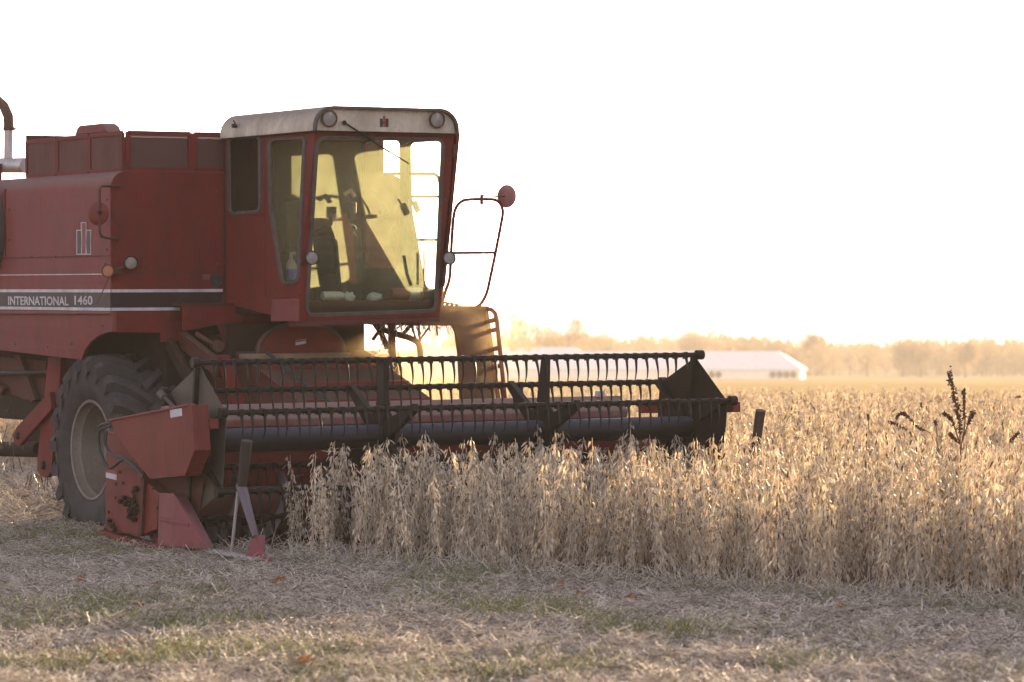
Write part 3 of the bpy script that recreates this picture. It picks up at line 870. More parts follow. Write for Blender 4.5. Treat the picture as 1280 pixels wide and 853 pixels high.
# interior
def interior(mb, name, mat, **kw): return mb.build(name, mat, cab, **kw)
cyc = (CY0 + CY1) / 2
mb = MB()
mb.box((0.28, cyc - 0.26, zr0 + 0.30), (0.80, cyc + 0.22, zr0 + 0.46))
mb.plate([(0.26, cyc - 0.25, zr0 + 0.42), (0.42, cyc - 0.25, zr0 + 0.42), (0.30, cyc - 0.25, zr0 + 1.02), (0.17, cyc - 0.25, zr0 + 1.0)], (0, 0.46, 0))
mb.box((0.35, cyc - 0.2, zr0 - 0.04), (0.72, cyc + 0.18, zr0 + 0.3))
interior(mb, 'seat', 'seat', bevel=0.04)
mb = MB(); mb.tube([(1.10, cyc - 0.02, zr0 - 0.03), (0.95, cyc - 0.02, zr0 + 0.62)], 0.045, 10); mb.tube([(0.95, cyc - 0.02, zr0 + 0.6), (0.93, cyc - 0.02, zr0 + 0.68)], 0.02, 8)
st = interior(mb, 'steering_column', 'black', smooth=True)
mb = MB()
sc_, sn = Vector((0.92, cyc - 0.02, zr0 + 0.69)), Vector((-0.35, 0, 0.94)).normalized()
su = Vector((0, 1, 0)); sv = sn.cross(su)
ringp = [sc_ + (su * math.cos(2 * math.pi * k / 28) + sv * math.sin(2 * math.pi * k / 28)) * 0.20 for k in range(29)]
mb.tube(ringp, 0.014, 8, caps=False)
for k in range(3):
    an = 2 * math.pi * k / 3 + 0.4; mb.tube([sc_, sc_ + (su * math.cos(an) + sv * math.sin(an)) * 0.2], 0.01, 6)
mb.build('steering_wheel', 'black', st, smooth=True)
# sloping red cover at the front right inside
mb = MB()
c0, c1, c2, c3 = W(417, 275, -0.28), W(428, 262, -0.40), W(441, 290, -0.30), W(446, 356, -0.28)
mb.plate([W(417, 268, -0.30), W(434, 268, -0.30), W(442, 290, -0.30), W(447, 356, -0.30), W(430, 352, -0.30)], -wn * 0.06)
interior(mb, 'console_cover', 'red_faded', bevel=0.01)
mb = MB(); mb.plate([W(441, 288, -0.32), W(447, 296, -0.32), W(452, 352, -0.32), W(446, 356, -0.32)], -wn * 0.1); interior(mb, 'console', 'black', bevel=0.01)
# dash ledge behind the windshield bottom
mb = MB(); lz = W(430, 376, -0.1).z
mb.box((A.x - 0.38, CY0 + 0.04, zr0 - 0.05), (A.x - 0.03, CY1 - 0.04, lz)); interior(mb, 'dash_ledge', 'red_dark', bevel=0.01)
mb = MB(); mb.box((0.5, CY0 + 0.05, zr0 - 0.03), (1.05, CY0 + 0.32, zr0 + 0.52)); interior(mb, 'side_console', 'grime', bevel=0.03)
mb = MB()
for pl, r in (([W(466, 238, -0.25), W(478, 256, -0.25), W(481, 265, -0.25)], 0.008), ([W(512, 246, -0.2), W(518, 256, -0.2)], 0.008), ([W(515, 317, -0.15), W(519, 340, -0.15), W(524, 354, -0.15)], 0.012), ([W(530, 314, -0.12), W(530, 354, -0.12)], 0.009)):
    mb = MB(); mb.tube(pl, r, 8); interior(mb, 'control_lever', 'black', smooth=True)
mb = MB()
mb.box(tuple(W(481, 267, -0.25) - Vector((0.03, 0.045, 0.015))), tuple(W(481, 267, -0.25) + Vector((0.03, 0.045, 0.02))))
interior(mb, 'lever_knob', 'black', bevel=0.008)
mb = MB(); mb.bar(W(517, 252, -0.2), W(523, 265, -0.2), 0.02, 0.06, up=(0, 1, 0)); interior(mb, 'lever_knob', 'black', bevel=0.008)
mb = MB(); mb.tube([W(441, 253, -0.35), W(441, 266, -0.35)], 0.035, 12); mb.tube([W(441, 266, -0.35), W(440, 274, -0.35), W(435, 280, -0.35)], 0.014, 8); interior(mb, 'fan_housing', 'galv', smooth=35)
mb = MB(); mb.tube([W(430, 243, -0.4), W(438, 238, -0.4), W(443, 246, -0.4)], 0.02, 8); interior(mb, 'sun_visor_arm', 'white', smooth=True)

# ---- left platform, ladder, handrails
PX = 1.18
mb = MB()
pzt, pzb = F(580, 383, PX).z, F(580, 407, PX).z
pyl = CY1 + 0.0; pyr = F(611, 390, PX).y
mb.box((0.1, pyl, pzb), (PX, pyr, pzt))
plat = mb.build('platform', 'rusty', combine, bevel=0.006)
mb = MB()
mb.plate([F(px, py, PX - 0.02) for px, py in [(566, 405), (612, 405), (619, 500), (577, 500), (574, 440), (570, 415)]], (-0.05, 0, 0)); mb.build('ladder_panel', 'rusty', combine, bevel=0.004)
mb = MB()
hs = [[F(556.5 + 6 * k + dx, 380.5 + 0.8 * k + dy, PX + 0.01) for dx, dy in ((-1.6, 0), (0, -2), (1.6, 0), (0, 2))] for k in range(4)]
mb.plate([F(*p, PX + 0.01) for p in [(550, 376), (572, 380), (580, 384), (580, 387), (550, 387)]], (-0.02, 0, 0), hs); mb.build('step_tread', 'rusty', combine)
lad = MB()
lad.bar(F(607, 386, PX + 0.03), F(623.5, 505, PX + 0.03), 0.03, 0.05, up=(1, 0, 0))
lad.tube([F(607, 386, PX + 0.30), F(614, 387, PX + 0.33), F(619, 392, PX + 0.35), F(621, 400, PX + 0.36), F(632, 505, PX + 0.36)], 0.022, 8)
lad = lad.build('ladder', 'red', combine, bevel=0.003)
for y in (401, 413, 436, 458, 480):
    k = (y - 386) / 119
    mb = MB(); mb.bar(F(607 + 16.5 * k, y + 1, PX + 0.03), F(619.5 + 11.5 * k, y - 1, PX + 0.35), 0.03, 0.04); mb.build('rung', 'red', lad)
HX = 1.22
mb = MB()
loop = [(553, 377), (557, 364), (562, 348), (563.5, 325), (565, 296), (567, 272), (570, 260), (577, 252), (588, 249.5), (610, 249.3), (620, 250.5), (626, 256), (628.5, 266), (626, 282), (619, 318), (611, 356), (607, 370), (601, 380), (596, 384)]
def smooth_path(pts, n=4):
    P = [Vector(p) for p in pts]; out = []
    for i in range(len(P) - 1):
        p0, p1, p2, p3 = P[max(i - 1, 0)], P[i], P[i + 1], P[min(i + 2, len(P) - 1)]
        for k in range(n):
            t = k / n
            out.append(0.5 * ((2 * p1) + (p2 - p0) * t + (2 * p0 - 5 * p1 + 4 * p2 - p3) * t * t + (3 * p1 - p0 - 3 * p2 + p3) * t ** 3))
    out.append(P[-1]); return out
mb.tube(smooth_path([F(*p, HX) for p in loop]), 0.0165, 10)
mb.tube([F(563.5, 316.5, HX), F(618, 316, HX)], 0.014, 8)
hr = mb.build('handrail', 'red', combine, smooth=True)
mb = MB(); mb.tube([F(602, 243.5, HX), F(602, 256, HX)], 0.018, 8); mb.tube([F(602, 245, HX), F(620, 245.5, HX), F(638, 245.5, HX)], 0.009, 8); mb.build('mirror_arm', 'rusty', hr, smooth=True)
mb = MB(); mc = F(633, 245.5, HX); mb.lathe([(0.0, 0.018), (0.06, 0.014), (0.10, 0.004), (0.115, -0.006), (0.112, -0.012), (0, -0.012)], mc, (0.42, -0.9, 0.0), 32); mb.build('mirror_head', 'mirror_pink', hr, smooth=True)
# rail along the far edge of the platform
RY = pyr - 0.03
mb = MB()
q = [(470, 385), (470, 300), (470, 226), (474, 219), (482, 217.5), (535, 217.5), (545, 219), (549, 226), (550, 240), (551, 300), (553, 385)]
mb.tube(smooth_path([S(*p, RY) for p in q]), 0.0165, 8)
mb.tube([S(470, 246, RY), S(550, 246, RY)], 0.014, 8); mb.tube([S(470, 300, RY), S(552, 300, RY)], 0.014, 8)
mb.build('handrail', 'red', combine, smooth=True)

# ---- wheels
def make_wheel(cx, cz, y0, width, outward, ground):
    """lugged tyre and dished rim; outward = -1 for the near side"""
    R0 = 0.865
    yc = y0 - outward * width / 2
    hw = width / 2
    mb = MB()
    prof = [(0.475, -hw * 0.74), (0.52, -hw * 0.86), (0.62, -hw * 0.99), (0.72, -hw * 1.0), (0.80, -hw * 0.95), (0.845, -hw * 0.84), (R0, -hw * 0.5), (R0 + 0.008, 0), (R0, hw * 0.5), (0.845, hw * 0.84), (0.80, hw * 0.95), (0.72, hw * 1.0), (0.62, hw * 0.99), (0.52, hw * 0.86), (0.475, hw * 0.74)]
    mb.lathe(prof, (cx, yc, cz), (0, 1, 0), 72)
    nl = 20
    # each lug: a bar from the shoulder to just past the middle, swept back
    for side in (-1, 1):
        for k in range(nl):
            a0 = 2 * math.pi * (k + (0.5 if side > 0 else 0)) / nl
            prev = None
            secs = []
            for t, (ang, yy, rb, rt, wl) in enumerate([(0.0, hw * 1.035, 0.70, 0.745, 0.030), (0.015, hw * 1.045, 0.765, 0.872, 0.042), (0.06, hw * 0.90, 0.83, 0.925, 0.050), (0.13, hw * 0.62, 0.85, 0.942, 0.048), (0.24, hw * 0.30, 0.86, 0.945, 0.045), (0.36, -hw * 0.06, 0.86, 0.942, 0.050)]):
                a = a0 + ang
                y = yc + side * yy
                sec = []
                for rr_, ww in ((rb, wl * 1.5), (rt, wl)):
                    for sg in (-1, 1):
                        aa = a + sg * ww / rr_
                        sec.append((cx + rr_ * math.sin(aa), y, cz + rr_ * math.cos(aa)))
                secs.append(sec)
            vs = [p for s in secs for p in s]
            fs = []
            for i in range(len(secs) - 1):
                b0, b1 = i * 4, (i + 1) * 4
                for p, q in ((0, 2), (2, 3), (3, 1)):
                    fs.append((b0 + p, b0 + q, b1 + q, b1 + p))
            fs.append((0, 2, 3, 1)); e = (len(secs) - 1) * 4; fs.append((e, e + 1, e + 3, e + 2))
            mb.add(vs, fs)
    # the part pressed on the ground is flattened
    mb.v = [(x, y + (0.10 * max(0, ground - z) * (1 if y > yc else -1) * 2), max(z, ground + 0.02 * (z - ground))) for x, y, z in mb.v]
    wheel = mb.build('wheel', 'rubber', combine, smooth=32)
    mb = MB()
    o = outward
    rp = [(0.492, hw * 0.80), (0.500, hw * 0.83), (0.490, hw * 0.86), (0.468, hw * 0.84), (0.462, hw * 0.66), (0.44, hw * 0.58), (0.432, hw * 0.20), (0.418, hw * 0.12), (0.41, -hw * 0.10), (0.385, -hw * 0.16), (0.365, -hw * 0.34), (0.20, -hw * 0.42), (0.17, -hw * 0.15), (0.0, -hw * 0.12)]
    mb.lathe([(r, h * o) for r, h in rp], (cx, yc, cz), (0, 1, 0), 56)
    mb.build('rim', 'rim', wheel, smooth=35)
    mb = MB()
    for k in range(8):
        an = 2 * math.pi * k / 8
        mb.lathe([(0, 0.03 * o), (0.018, 0.03 * o), (0.018, -0.02 * o)], (cx + 0.27 * math.sin(an), yc - o * hw * 0.42, cz + 0.27 * math.cos(an)), (0, 1, 0), 6)
    mb.build('wheel_nut', 'rusty', wheel)
    return wheel
WC = S(107, 563, 0.04)
make_wheel(WC.x, WC.z, 0.04, 0.68, -1, 0.0)
make_wheel(WC.x, WC.z, 3.36, 0.68, 1, 0.08)
make_wheel_rear = None
mb = MB(); mb.tube([(WC.x, 0.55, WC.z), (WC.x, 3.0, WC.z)], 0.14, 14); mb.build('front_axle', 'grime', combine, smooth=True)
# belt guards slanting down in front of the wheel
mb = MB(); mb.bar(F(228, 424, 0.1), F(275, 462, 0.9), 0.07, 0.16, up=(0, 0, 1)); mb.build('belt_guard', 'red_dark', combine, bevel=0.008)
mb = MB(); mb.bar(F(212, 430, 0.05), F(245, 490, 0.7), 0.06, 0.13, up=(0, 0, 1)); mb.build('belt_guard', 'grime', combine, bevel=0.008)
mb = MB(); c = F(272, 434, 0.35); mb.lathe([(0, -0.05), (0.06, -0.05), (0.07, 0.0), (0.06, 0.05), (0, 0.05)], c, (0.9, -0.3, 0.2), 16); mb.tube([F(245, 417, 0.2), F(262, 428, 0.3), F(272, 434, 0.35)], 0.025, 8); mb.build('hydraulic_motor', 'rusty', combine, smooth=True)

# ---- feeder house between body and header
FY0, FY1 = F(300, 450, 0.6).y, F(462, 450, 0.6).y
mb = MB()
zf = F(350, 447, 0.75).z
mb.plate([(-0.1, FY0, zs(420)), (0.72, FY0, zf), (2.75, FY0, 1.00), (2.75, FY0, 0.22), (2.3, FY0, 0.22), (-0.1, FY0, 0.85)], (0, FY1 - FY0, 0))
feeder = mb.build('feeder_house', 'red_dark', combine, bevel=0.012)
for k in range(4):
    t = 0.15 + 0.22 * k
    p = Vector((0.72, 0, zf)).lerp(Vector((2.75, 0, 1.0)), t)
    mb = MB(); mb.bar((p.x, FY0 + 0.05, p.z + 0.015), (p.x, FY1 - 0.05, p.z + 0.015), 0.05, 0.035); mb.build('feeder_rib', 'red', feeder, bevel=0.004)
mb = MB(); mb.tube([(0.8, FY0 + 0.18, zf + 0.06), (1.7, FY0 + 0.2, 1.42), (2.7, FY0 + 0.3, 1.1)], 0.018, 8); mb.build('hydraulic_hose', 'black', feeder, smooth=True)
mb = MB(); fa, fb = F(306, 446, 0.74), F(436, 446, 0.74)
mb.box((0.60, fa.y, fa.z - 0.025), (0.80, fb.y, fa.z + 0.025)); mb.build('dusty_ledge', 'grain', feeder, bevel=0.01)
mb = MB(); mb.box((0.30, fa.y - 0.05, fa.z), (0.50, fb.y + 0.3, F(350, 405, 0.5).z)); mb.build('front_bulkhead', 'grime', combine)
mb = MB()
sc0 = F(377, 443, 0.6); rad = (F(430, 443, 0.6).y - F(322, 443, 0.6).y) / 2
hh = F(377, 404, 0.6).z - sc0.z
half = [Vector((0.6, sc0.y + rad * math.cos(math.pi * k / 24), sc0.z + hh * math.sin(math.pi * k / 24) ** 0.8)) for k in range(25)]
mb.plate(half, (-0.08, 0, 0))
shield = mb.build('rotor_shield', 'red_shield', combine, bevel=0.006)
mb = MB(); mb.tube(half, 0.018, 8); mb.build('shield_rim', 'galv', shield, smooth=True)
mb = MB(); mb.plate([F(*p, 0.604) for p in [(369.5, 426), (382.5, 423.5), (382.5, 429.5), (369.5, 432)]], (0.003, 0, 0)); mb.build('sticker', 'decal_white', shield)
mb = MB(); mb.plate([F(*p, 0.6075) for p in [(370, 426.2), (382.2, 423.9), (382.2, 426), (370, 428.4)]], (0.002, 0, 0)); mb.build('sticker', 'decal_red', shield)
# upright red sheets right of the wheel
mb = MB(); mb.plate([F(*p, 0.42) for p in [(272, 405), (310, 405), (308, 452), (300, 460), (284, 440)]], (-0.03, 0, 0)); mb.build('bulkhead_sheet', 'red_dark', combine)
mb = MB(); mb.plate([F(*p, 1.0) for p in [(274, 444), (287, 444), (308, 500), (308, 530), (296, 530)]], (-0.05, 0, 0)); mb.build('feeder_side_plate', 'red', combine, bevel=0.005)
# pipes, hoses and braces in the gap under the cab
mb = MB()
for pts, r in [([(470, 407), (484, 414), (500, 419), (515, 424), (524, 432), (526, 455)], 0.030), ([(486, 404), (500, 420), (512, 408), (523, 402)], 0.022), ([(468, 404), (478, 420), (484, 436)], 0.03), ([(513, 404), (520, 424)], 0.012), ([(523, 404), (525, 428)], 0.014), ([(536, 410), (524, 426)], 0.012), ([(545, 404), (547, 420)], 0.012), ([(490, 404), (490, 440), (494, 470)], 0.04), ([(466, 425), (480, 405)], 0.02)]:
    mb.tube(smooth_path([F(px, py, 0.9) for px, py in pts], 3), r, 8)
mb.build('hydraulic_hose', 'grime', combine, smooth=True)
mb = MB()
for k in range(70):
    px = random.uniform(470, 570); p = F(px, 404 + random.uniform(0, 3), 0.9 + random.uniform(-0.2, 0.2))
    mb.tube([p, p + Vector((random.gauss(0, .03), random.gauss(0, .03), -random.uniform(0.03, 0.12)))], 0.005, 3, caps=False)
for k in range(60):
    p = F(random.uniform(470, 500), random.uniform(410, 470), 0.95 + random.uniform(-0.2, 0.1)); d = Vector((random.gauss(0, .04), random.gauss(0, .05), random.uniform(-0.2, 0.05)))
    mb.tube([p, p + d], 0.004, 3, caps=False)
tag(mb.build('caught_straw', 'straw', combine), kind='stuff')

# ================================================================== HEADER (reel, platform, dividers)
YL = -0.80
RC = S(247, 552, YL)
YR = F(861, 524, RC.x).y
RCx, RCz = RC.x, RC.z
RR = 0.685
ANG = [R(a) for a in (83, 23, 143, -37, -97, -157)]
def bat_xy(a, r=RR): return RCx + r * math.cos(a), RCz + r * math.sin(a)
mb = MB(); mb.tube([(RCx, YL, RCz), (RCx, YR, RCz)], 0.105, 22)
reel = mb.build('reel', 'tube_steel', combine, smooth=40)
# bats
bats = []
for i, a in enumerate(ANG):
    bx_, bz_ = bat_xy(a)
    mb = MB(); mb.tube([(bx_, YL - 0.06, bz_), (bx_, YR + 0.06, bz_)], 0.0235, 10)
    mb.tube([(bx_, YL - 0.09, bz_), (bx_, YL - 0.03, bz_)], 0.045, 10); mb.tube([(bx_, YR + 0.03, bz_), (bx_, YR + 0.10, bz_)], 0.045, 10)
    nb = 47
    bats.append(mb.build('reel_bat', 'dark', reel, smooth=40))
# tines
def tine_mb(o, lean, l=0.205):
    mb = MB()
    ox, oy, oz = o
    mb.box((ox - 0.027, oy - 0.016, oz - 0.035), (ox + 0.027, oy + 0.016, oz + 0.027))
    pts, rad = [], []
    for k in range(6):
        t = k / 5
        pts.append((ox + 0.012 + lean * t + 0.028 * math.sin(t * 2.6), oy, oz - 0.02 - l * t)); rad.append(0.0105 * (1 - t) + 0.004)
    mb.tube(pts, rad, 6)
    return mb
proto = tine_mb((0, 0, 0), 0.0).build('tine', 'dark', reel, smooth=40)
first = True
NT = 46
def tine_y(k): return YL + 0.10 + (YR - YL - 0.2) * k / (NT - 1)
singles = [(0, k) for k in range(NT)] + [(1, k) for k in range(NT)] + [(3, k) for k in range(8)]
for (bi, k) in singles:
    bx_, bz_ = bat_xy(ANG[bi])
    o = proto if first else proto.copy()
    if not first:
        COL.objects.link(o); o.parent = reel
    first = False
    o.location = (bx_, tine_y(k) + random.gauss(0, 0.006), bz_)
    o.rotation_euler = (random.gauss(0, 0.05), random.gauss(0.02, 0.07), random.gauss(0, 0.1))
mb = MB()
for bi in (2, 3, 4, 5):
    bx_, bz_ = bat_xy(ANG[bi])
    for k in range(NT):
        if (bi, k) in singles: continue
        t = tine_mb((bx_, tine_y(k) + random.gauss(0, 0.006), bz_), random.gauss(0, 0.015)); mb.add(t.v, t.f)
tag(mb.build('tine_row', 'dark', reel, smooth=40), kind='stuff')
# end plates: hexagons with ribs
def end_plate(y, t, mat, ribmat):
    vs = [Vector((RCx + (RR - 0.02) * math.cos(a), y, RCz + (RR - 0.02) * math.sin(a))) for a in sorted(ANG)]
    mb = MB(); mb.plate(vs, (0, t, 0))
    o = mb.build('reel_end_plate', mat, reel, bevel=0.003)
    mb = MB()
    for a in ANG:
        bx_, bz_ = bat_xy(a, RR + 0.02); c = Vector((RCx, y - 0.02, RCz))
        mb.bar(c, (bx_, y - 0.02, bz_), 0.035, 0.05, up=(0, 1, 0))
    for k, a in enumerate(sorted(ANG)):
        pass
    mb.build('plate_rib', ribmat, o)
    return o
end_plate(YL - 0.02, 0.006, 'galv', 'dark')
end_plate(YR + 0.02, 0.006, 'dark', 'dark')
# inner supports
for px in (476, 677):
    y = F(px, 530, RCx).y
    vs = [Vector((RCx + 0.27 * math.cos(2 * math.pi * k / 18), y, RCz + 0.27 * math.sin(2 * math.pi * k / 18))) for k in range(18)]
    mb = MB(); mb.plate(vs, (0, 0.02, 0))
    sp = mb.build('reel_support', 'dark', reel, bevel=0.004)
    for a in ANG:
        bx_, bz_ = bat_xy(a)
        d = Vector((math.cos(a), 0, math.sin(a))); s = Vector((-math.sin(a), 0, math.cos(a)))
        c = Vector((RCx, y - 0.03, RCz)) + d * 0.1; e = Vector((bx_, y - 0.03, bz_))
        mb = MB(); mb.plate([c - s * 0.085, c + s * 0.085, e + s * 0.035 + d * 0.02, e - s * 0.035 + d * 0.02], (0, 0.055, 0)); mb.build('support_arm', 'dark', sp, bevel=0.004)

# header trough: top beam, back sheet, floor, auger, knife
HXB = RCx - 0.80
YH0, YH1 = YL - 0.10, YR + 0.12
zb_top = F(300, 507, HXB).z
yb0 = YL + 0.05; yb1 = F(776, 500, HXB).y
mb = MB()
mb.plate([(HXB - 0.08, yb0, zb_top), (HXB, yb0, zb_top + 0.012), (HXB + 0.13, yb0, zb_top - 0.125), (HXB + 0.13, yb0, zb_top - 0.19), (HXB - 0.02, yb0, zb_top - 0.22), (HXB - 0.08, yb0, zb_top - 0.2)], (0, yb1 - yb0, 0))
hd = mb.build('header_frame', 'red_chaff', combine, bevel=0.012)
mb = MB()
sec = [(HXB, zb_top - 0.2), (HXB - 0.03, 0.55), (HXB + 0.02, 0.28), (HXB + 0.2, 0.14), (HXB + 0.55, 0.10), (RCx - 0.02, 0.07)]
sec2 = [(x - 0.015, z - 0.02) for x, z in reversed(sec)]
mb.plate([(x, YH0, z) for x, z in sec + sec2], (0, YH1 - YH0, 0)); mb.build('header_trough', 'red', hd)
mb = MB(); mb.tube([(HXB + 0.34, YH0 + 0.05, 0.44), (HXB + 0.34, YH1 - 0.05, 0.44)], 0.17, 20)
au = mb.build('auger', 'red_dark', hd, smooth=True)
mb = MB()
na = 260
vs = []
for k in range(na + 1):
    t = k / na; y = YH0 + 0.1 + (YH1 - YH0 - 0.2) * t; sgn = 1 if t < 0.5 else -1
    an = 2 * math.pi * 11 * (t if t < 0.5 else 1 - t)
    for r in (0.16, 0.30): vs.append((HXB + 0.34 + r * math.cos(an), y, 0.44 + r * math.sin(an)))
mb.add(vs, [(2 * k, 2 * k + 1, 2 * k + 3, 2 * k + 2) for k in range(na)]); mb.build('auger_flighting', 'steel', au, smooth=True)
mb = MB(); mb.box((RCx - 0.03, YH0, 0.04), (RCx + 0.08, YH1, 0.075))
for k in range(80):
    y = YH0 + 0.04 + (YH1 - YH0 - 0.08) * k / 79
    mb.plate([(RCx + 0.08, y - 0.02, 0.05), (RCx + 0.19, y, 0.05), (RCx + 0.08, y + 0.02, 0.05)], (0, 0, 0.02))
mb.build('cutter_bar', 'steel', hd)
# pale scuffed patch on the beam
mb = MB(); mb.box((HXB - 0.02, F(745, 500, HXB).y, zb_top + 0.005), (HXB + 0.05, F(752, 500, HXB).y, zb_top + 0.06)); mb.build('hose_clip', 'decal_white', hd)

# reel arms (box section) at both ends
def reel_arm(y, mat):
    mb = MB()
    mb.bar((HXB - 0.2, y, zb_top - 0.02), (RCx + 0.25, y, RCz + 0.235), 0.08, 0.10)
    o = mb.build('reel_arm', mat, combine, bevel=0.006)
    return o
e = S(268, 530, YL - 0.13)
mb = MB(); mb.bar((HXB - 0.25, YL - 0.13, e.z - 0.06), (e.x, YL - 0.13, e.z), 0.085, 0.085); mb.build('reel_arm', 'red_shield', combine, bevel=0.006)
e2 = S(921, 509, YR + 0.17)
mb = MB(); mb.bar((HXB - 0.25, YR + 0.17, e2.z - 0.06), (e2.x, YR + 0.17, e2.z), 0.085, 0.095); mb.build('reel_arm', 'red_shield', combine, bevel=0.006)
# lift cylinder rod near the left plate
mb = MB(); mb.tube([S(203, 495, YL - 0.16), S(217, 508, YL - 0.16), S(236, 530, YL - 0.16)], 0.016, 8); mb.tube([S(200, 492, YL - 0.16), S(206, 498, YL - 0.16)], 0.035, 10)
mb.build('lift_cylinder', 'galv', combine, smooth=True)

# ---- near end of the header
EY = YL - 0.16
mb = MB()
mb.plate([S(*p, EY) for p in [(133, 540), (131, 664), (176, 670), (196, 662), (199, 617), (178, 598), (186, 540)]], (0, 0.10, 0))
endp = mb.build('end_panel', 'red_shield', combine, bevel=0.01)
mb = MB(); mb.plate([S(*p, EY - 0.03) for p in [(176, 596), (180, 600), (176, 671), (172.5, 670)]], (0, 0.04, 0)); mb.build('panel_flange', 'red_dark', endp, bevel=0.004)
mb = MB(); mb.plate([S(*p, EY + 0.12) for p in [(170, 540), (250, 520), (262, 560), (240, 690), (190, 690)]], (0, 0.02, 0)); mb.build('inner_sheet', 'red_dark', endp)
mb = MB()
for px, py in [(136, 640), (136, 648), (136, 656), (150, 590), (154, 604), (145, 605), (145, 622), (160, 672), (132, 661), (192, 610), (197, 635), (150, 665)]:
    mb.lathe([(0, -0.014), (0.013, -0.014), (0.016, 0.0)], S(px, py, EY), (0, 1, 0), 8)
mb.build('bolt', 'rusty', endp)
mb = MB()
for k in range(26):
    p = S(165 + random.gauss(0, 4), 632 + random.gauss(0, 7.5), EY - 0.02); r = random.uniform(0.012, 0.03)
    mb.lathe([(0, -0.03), (r, -0.025), (r, 0.02)], p, (random.gauss(0, .4), 1, random.gauss(0, .4)), 6)
mb.tube([S(165, 615, EY - 0.02), S(168, 620, EY - 0.03), S(166, 636, EY - 0.04)], 0.014, 8)
mb.build('drive_sprocket', 'grime', endp)
for px, py in ((141, 657), (144, 662), (138, 652)):
    mb = MB(); mb.lathe([(0, -0.03), (0.025, -0.025), (0.02, 0.02)], S(px, py, EY - 0.01), (0, 1, 0), 7); mb.build('bolt', 'grime', endp)
mb = MB(); mb.plate([S(*p, EY - 0.003) for p in [(132.5, 587), (146, 590), (145.5, 600.5), (132, 597)]], (0, 0.004, 0)); stk = mb.build('sticker', 'decal_white', endp)
mb = MB(); mb.plate([S(*p, EY - 0.0055) for p in [(132.5, 587), (146, 590), (145.8, 593.6), (132.3, 590.6)]], (0, 0.003, 0)); mb.build('sticker', 'decal_red', stk)
# skid shoe
mb = MB(); mb.plate([S(*p, EY - 0.05) for p in [(119, 666), (124, 663), (165, 676), (206, 682), (206, 687), (190, 688), (152, 680)]], (0, 0.16, 0)); mb.build('skid_shoe', 'red_shield', combine, bevel=0.006)
# drive shield: a deep cover
SY = EY - 0.16
mb = MB()
so = [(138, 526), (233, 507), (240, 506), (243, 563), (231, 595), (187, 599), (141, 538)]
si = [(141, 528), (233, 509.5), (236, 562), (225, 592), (188, 596), (144, 538)]
mb.plate([S(*p, SY) for p in so], (0, 0.15, 0))
shl = mb.build('drive_shield', 'red_shield', combine, bevel=0.02)
mb = MB(); mb.bar(S(138, 526, SY + 0.02), S(239, 506, SY + 0.02), 0.07, 0.018); mb.build('shield_flange', 'red_pink', shl, bevel=0.004)
mb = MB(); mb.plate([S(*p, SY - 0.003) for p in [(212.5, 512.5), (227, 510.5), (227.5, 520), (213, 522.5)]], (0, 0.004, 0)); mb.build('sticker', 'decal_white', shl)
mb = MB(); mb.plate([S(*p, SY - 0.012) for p in [(233.5, 507.5), (240, 506.5), (243, 563), (231, 595), (224, 592), (237, 562)]], (0, 0.02, 0)); mb.build('shield_edge', 'red_shield', shl, bevel=0.004)
# hoses
mb = MB()
for pts in ([(140, 529), (132, 530), (125, 534), (123.5, 554), (128, 572), (135, 584), (141, 584), (150, 577), (156, 575), (166, 584), (177, 593)], [(133, 539), (132, 556), (139, 567), (147, 571), (154, 572.5), (165, 580), (180, 596)], [(139, 532), (128, 536), (124, 540)]):
    mb.tube(smooth_path([S(px, py, SY + 0.02) for px, py in pts], 4), 0.014, 8)
mb.build('hydraulic_hose', 'black', combine, smooth=True)

